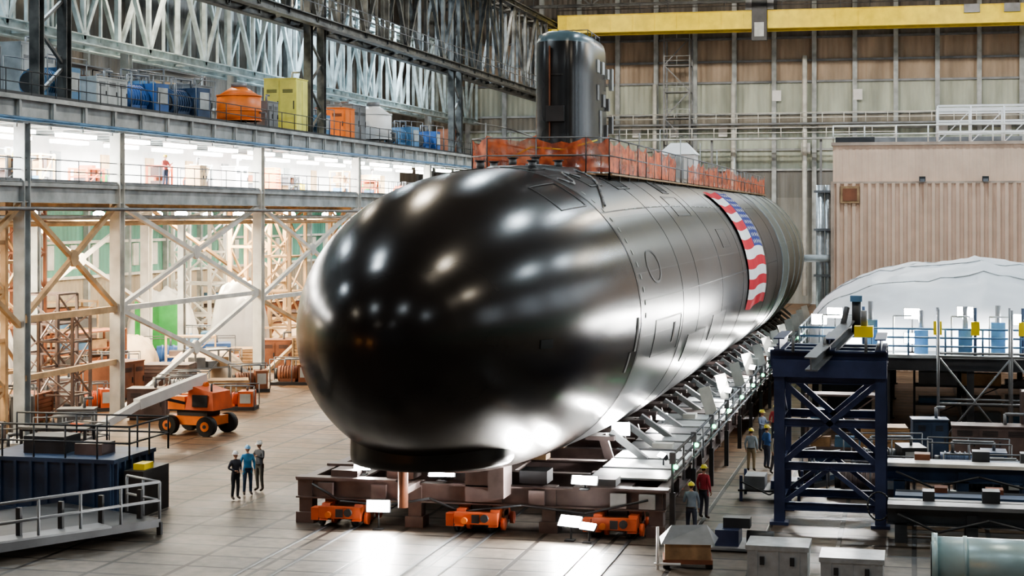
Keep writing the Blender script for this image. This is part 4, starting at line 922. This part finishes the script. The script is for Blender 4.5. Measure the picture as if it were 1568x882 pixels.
worker(-6.75,55.9,2.6,1.8,(.45,.05,.07),(.05,.05,.07),(.8,.7,.1),0)
worker(-6.2,66.7,3.0,1.7,(.30,.36,.42),(.35,.28,.18),(.8,.68,.08),0)
worker(-5.65,67.4,2.2,1.76,(.06,.15,.4),(.05,.06,.1),(.8,.66,.08),1)
worker(-5.2,66.2,.8,1.7,(.45,.42,.36),(.10,.10,.12),(.85,.85,.85),2)
worker(-5.9,74.8,3.1,1.76,(.55,.08,.10),(.05,.06,.1),(.8,.65,.1),0)
worker(-6.3,72.6,1.0,1.76,(.25,.30,.42),(.05,.06,.1),(.8,.65,.1),3)
worker(-38.95,84,1.2,1.76,(.55,.12,.10),(.05,.06,.1),(.8,.65,.1),3,11.5)

# ------------------------------------------------------------------ ceiling lamps
SH_=mat('lamp_shade',(.5,.5,.5),.4,.6)
k=0
for x in (-46,-24,-2,22):
    for y in (-8,20,48,76,104,132,158):
        if y<0 and x in (-46,22): continue
        e=empty('high_bay_lamp',(x,y,31)); b=MB()
        b.tube((0,0,.1),(0,0,.9),1.2,SH_,20,.3,caps=False); b.tube((0,0,.9),(0,0,1.6),.25,STEEL,10); b.tube((0,0,1.6),(0,0,6.95),.04,DSTEEL,5); b.tube((0,0,.3),(0,0,.32),1.0,GLOWW,16)
        b.build('shade',e)
        col=(.76,.90,1) if (k%3) else (1,.86,.66)
        pw={-8:450,20:800,48:1300,76:1800,104:2100,132:2700,158:3200}[y]*(1.6 if x==22 else 1)*(1.5 if x==-46 else 1)
        area('lamp',(0,0,.05),pw,2.0,col,(0,0,-1),e,shape='DISK'); k+=1
for x in (-36,-16,4,24):  # out-of-view lamps added to brighten the far wall and the crane
    e=empty('added_wall_wash',(x,158,35)); b=MB(); b.box(-1.2,1.2,-.3,.2,-.4,.4,DSTEEL); b.box(-1.1,1.1,.2,.24,-.32,.32,GLOWW); b.beam((0,0,.4),(0,0,2.95),.1,.1,DSTEEL); b.build('housing',e)
    area('lamp',(0,.35,-.1),2000,2.2,(1,.90,.76),(0,1,-.42),e,sy=.6)
for x,y,z in ((-33,-14,4),(-36,-10,5.),(-50,0,6)):
    e=empty('sodium_lamp',(x,y,z)); b=MB(); b.ball((0,0,0),.6,.6,.6,emis('sodium_glow',(1,.40,.10),150),14,8); b.tube((0,0,-z),(0,0,-.4),.08,DSTEEL); b.box(-.3,.3,-.3,.3,.4,.6,DSTEEL); b.build('globe',e)
w=bpy.data.worlds.new('world'); bpy.context.scene.world=w; w.use_nodes=True
w.node_tree.nodes['Background'].inputs[0].default_value=(.7,.8,.9,1); w.node_tree.nodes['Background'].inputs[1].default_value=.10
sc=bpy.context.scene
try:
    sc.view_settings.view_transform='AgX'; sc.view_settings.look='AgX - Medium High Contrast'; sc.view_settings.exposure=.4
except Exception as ex: print(ex)
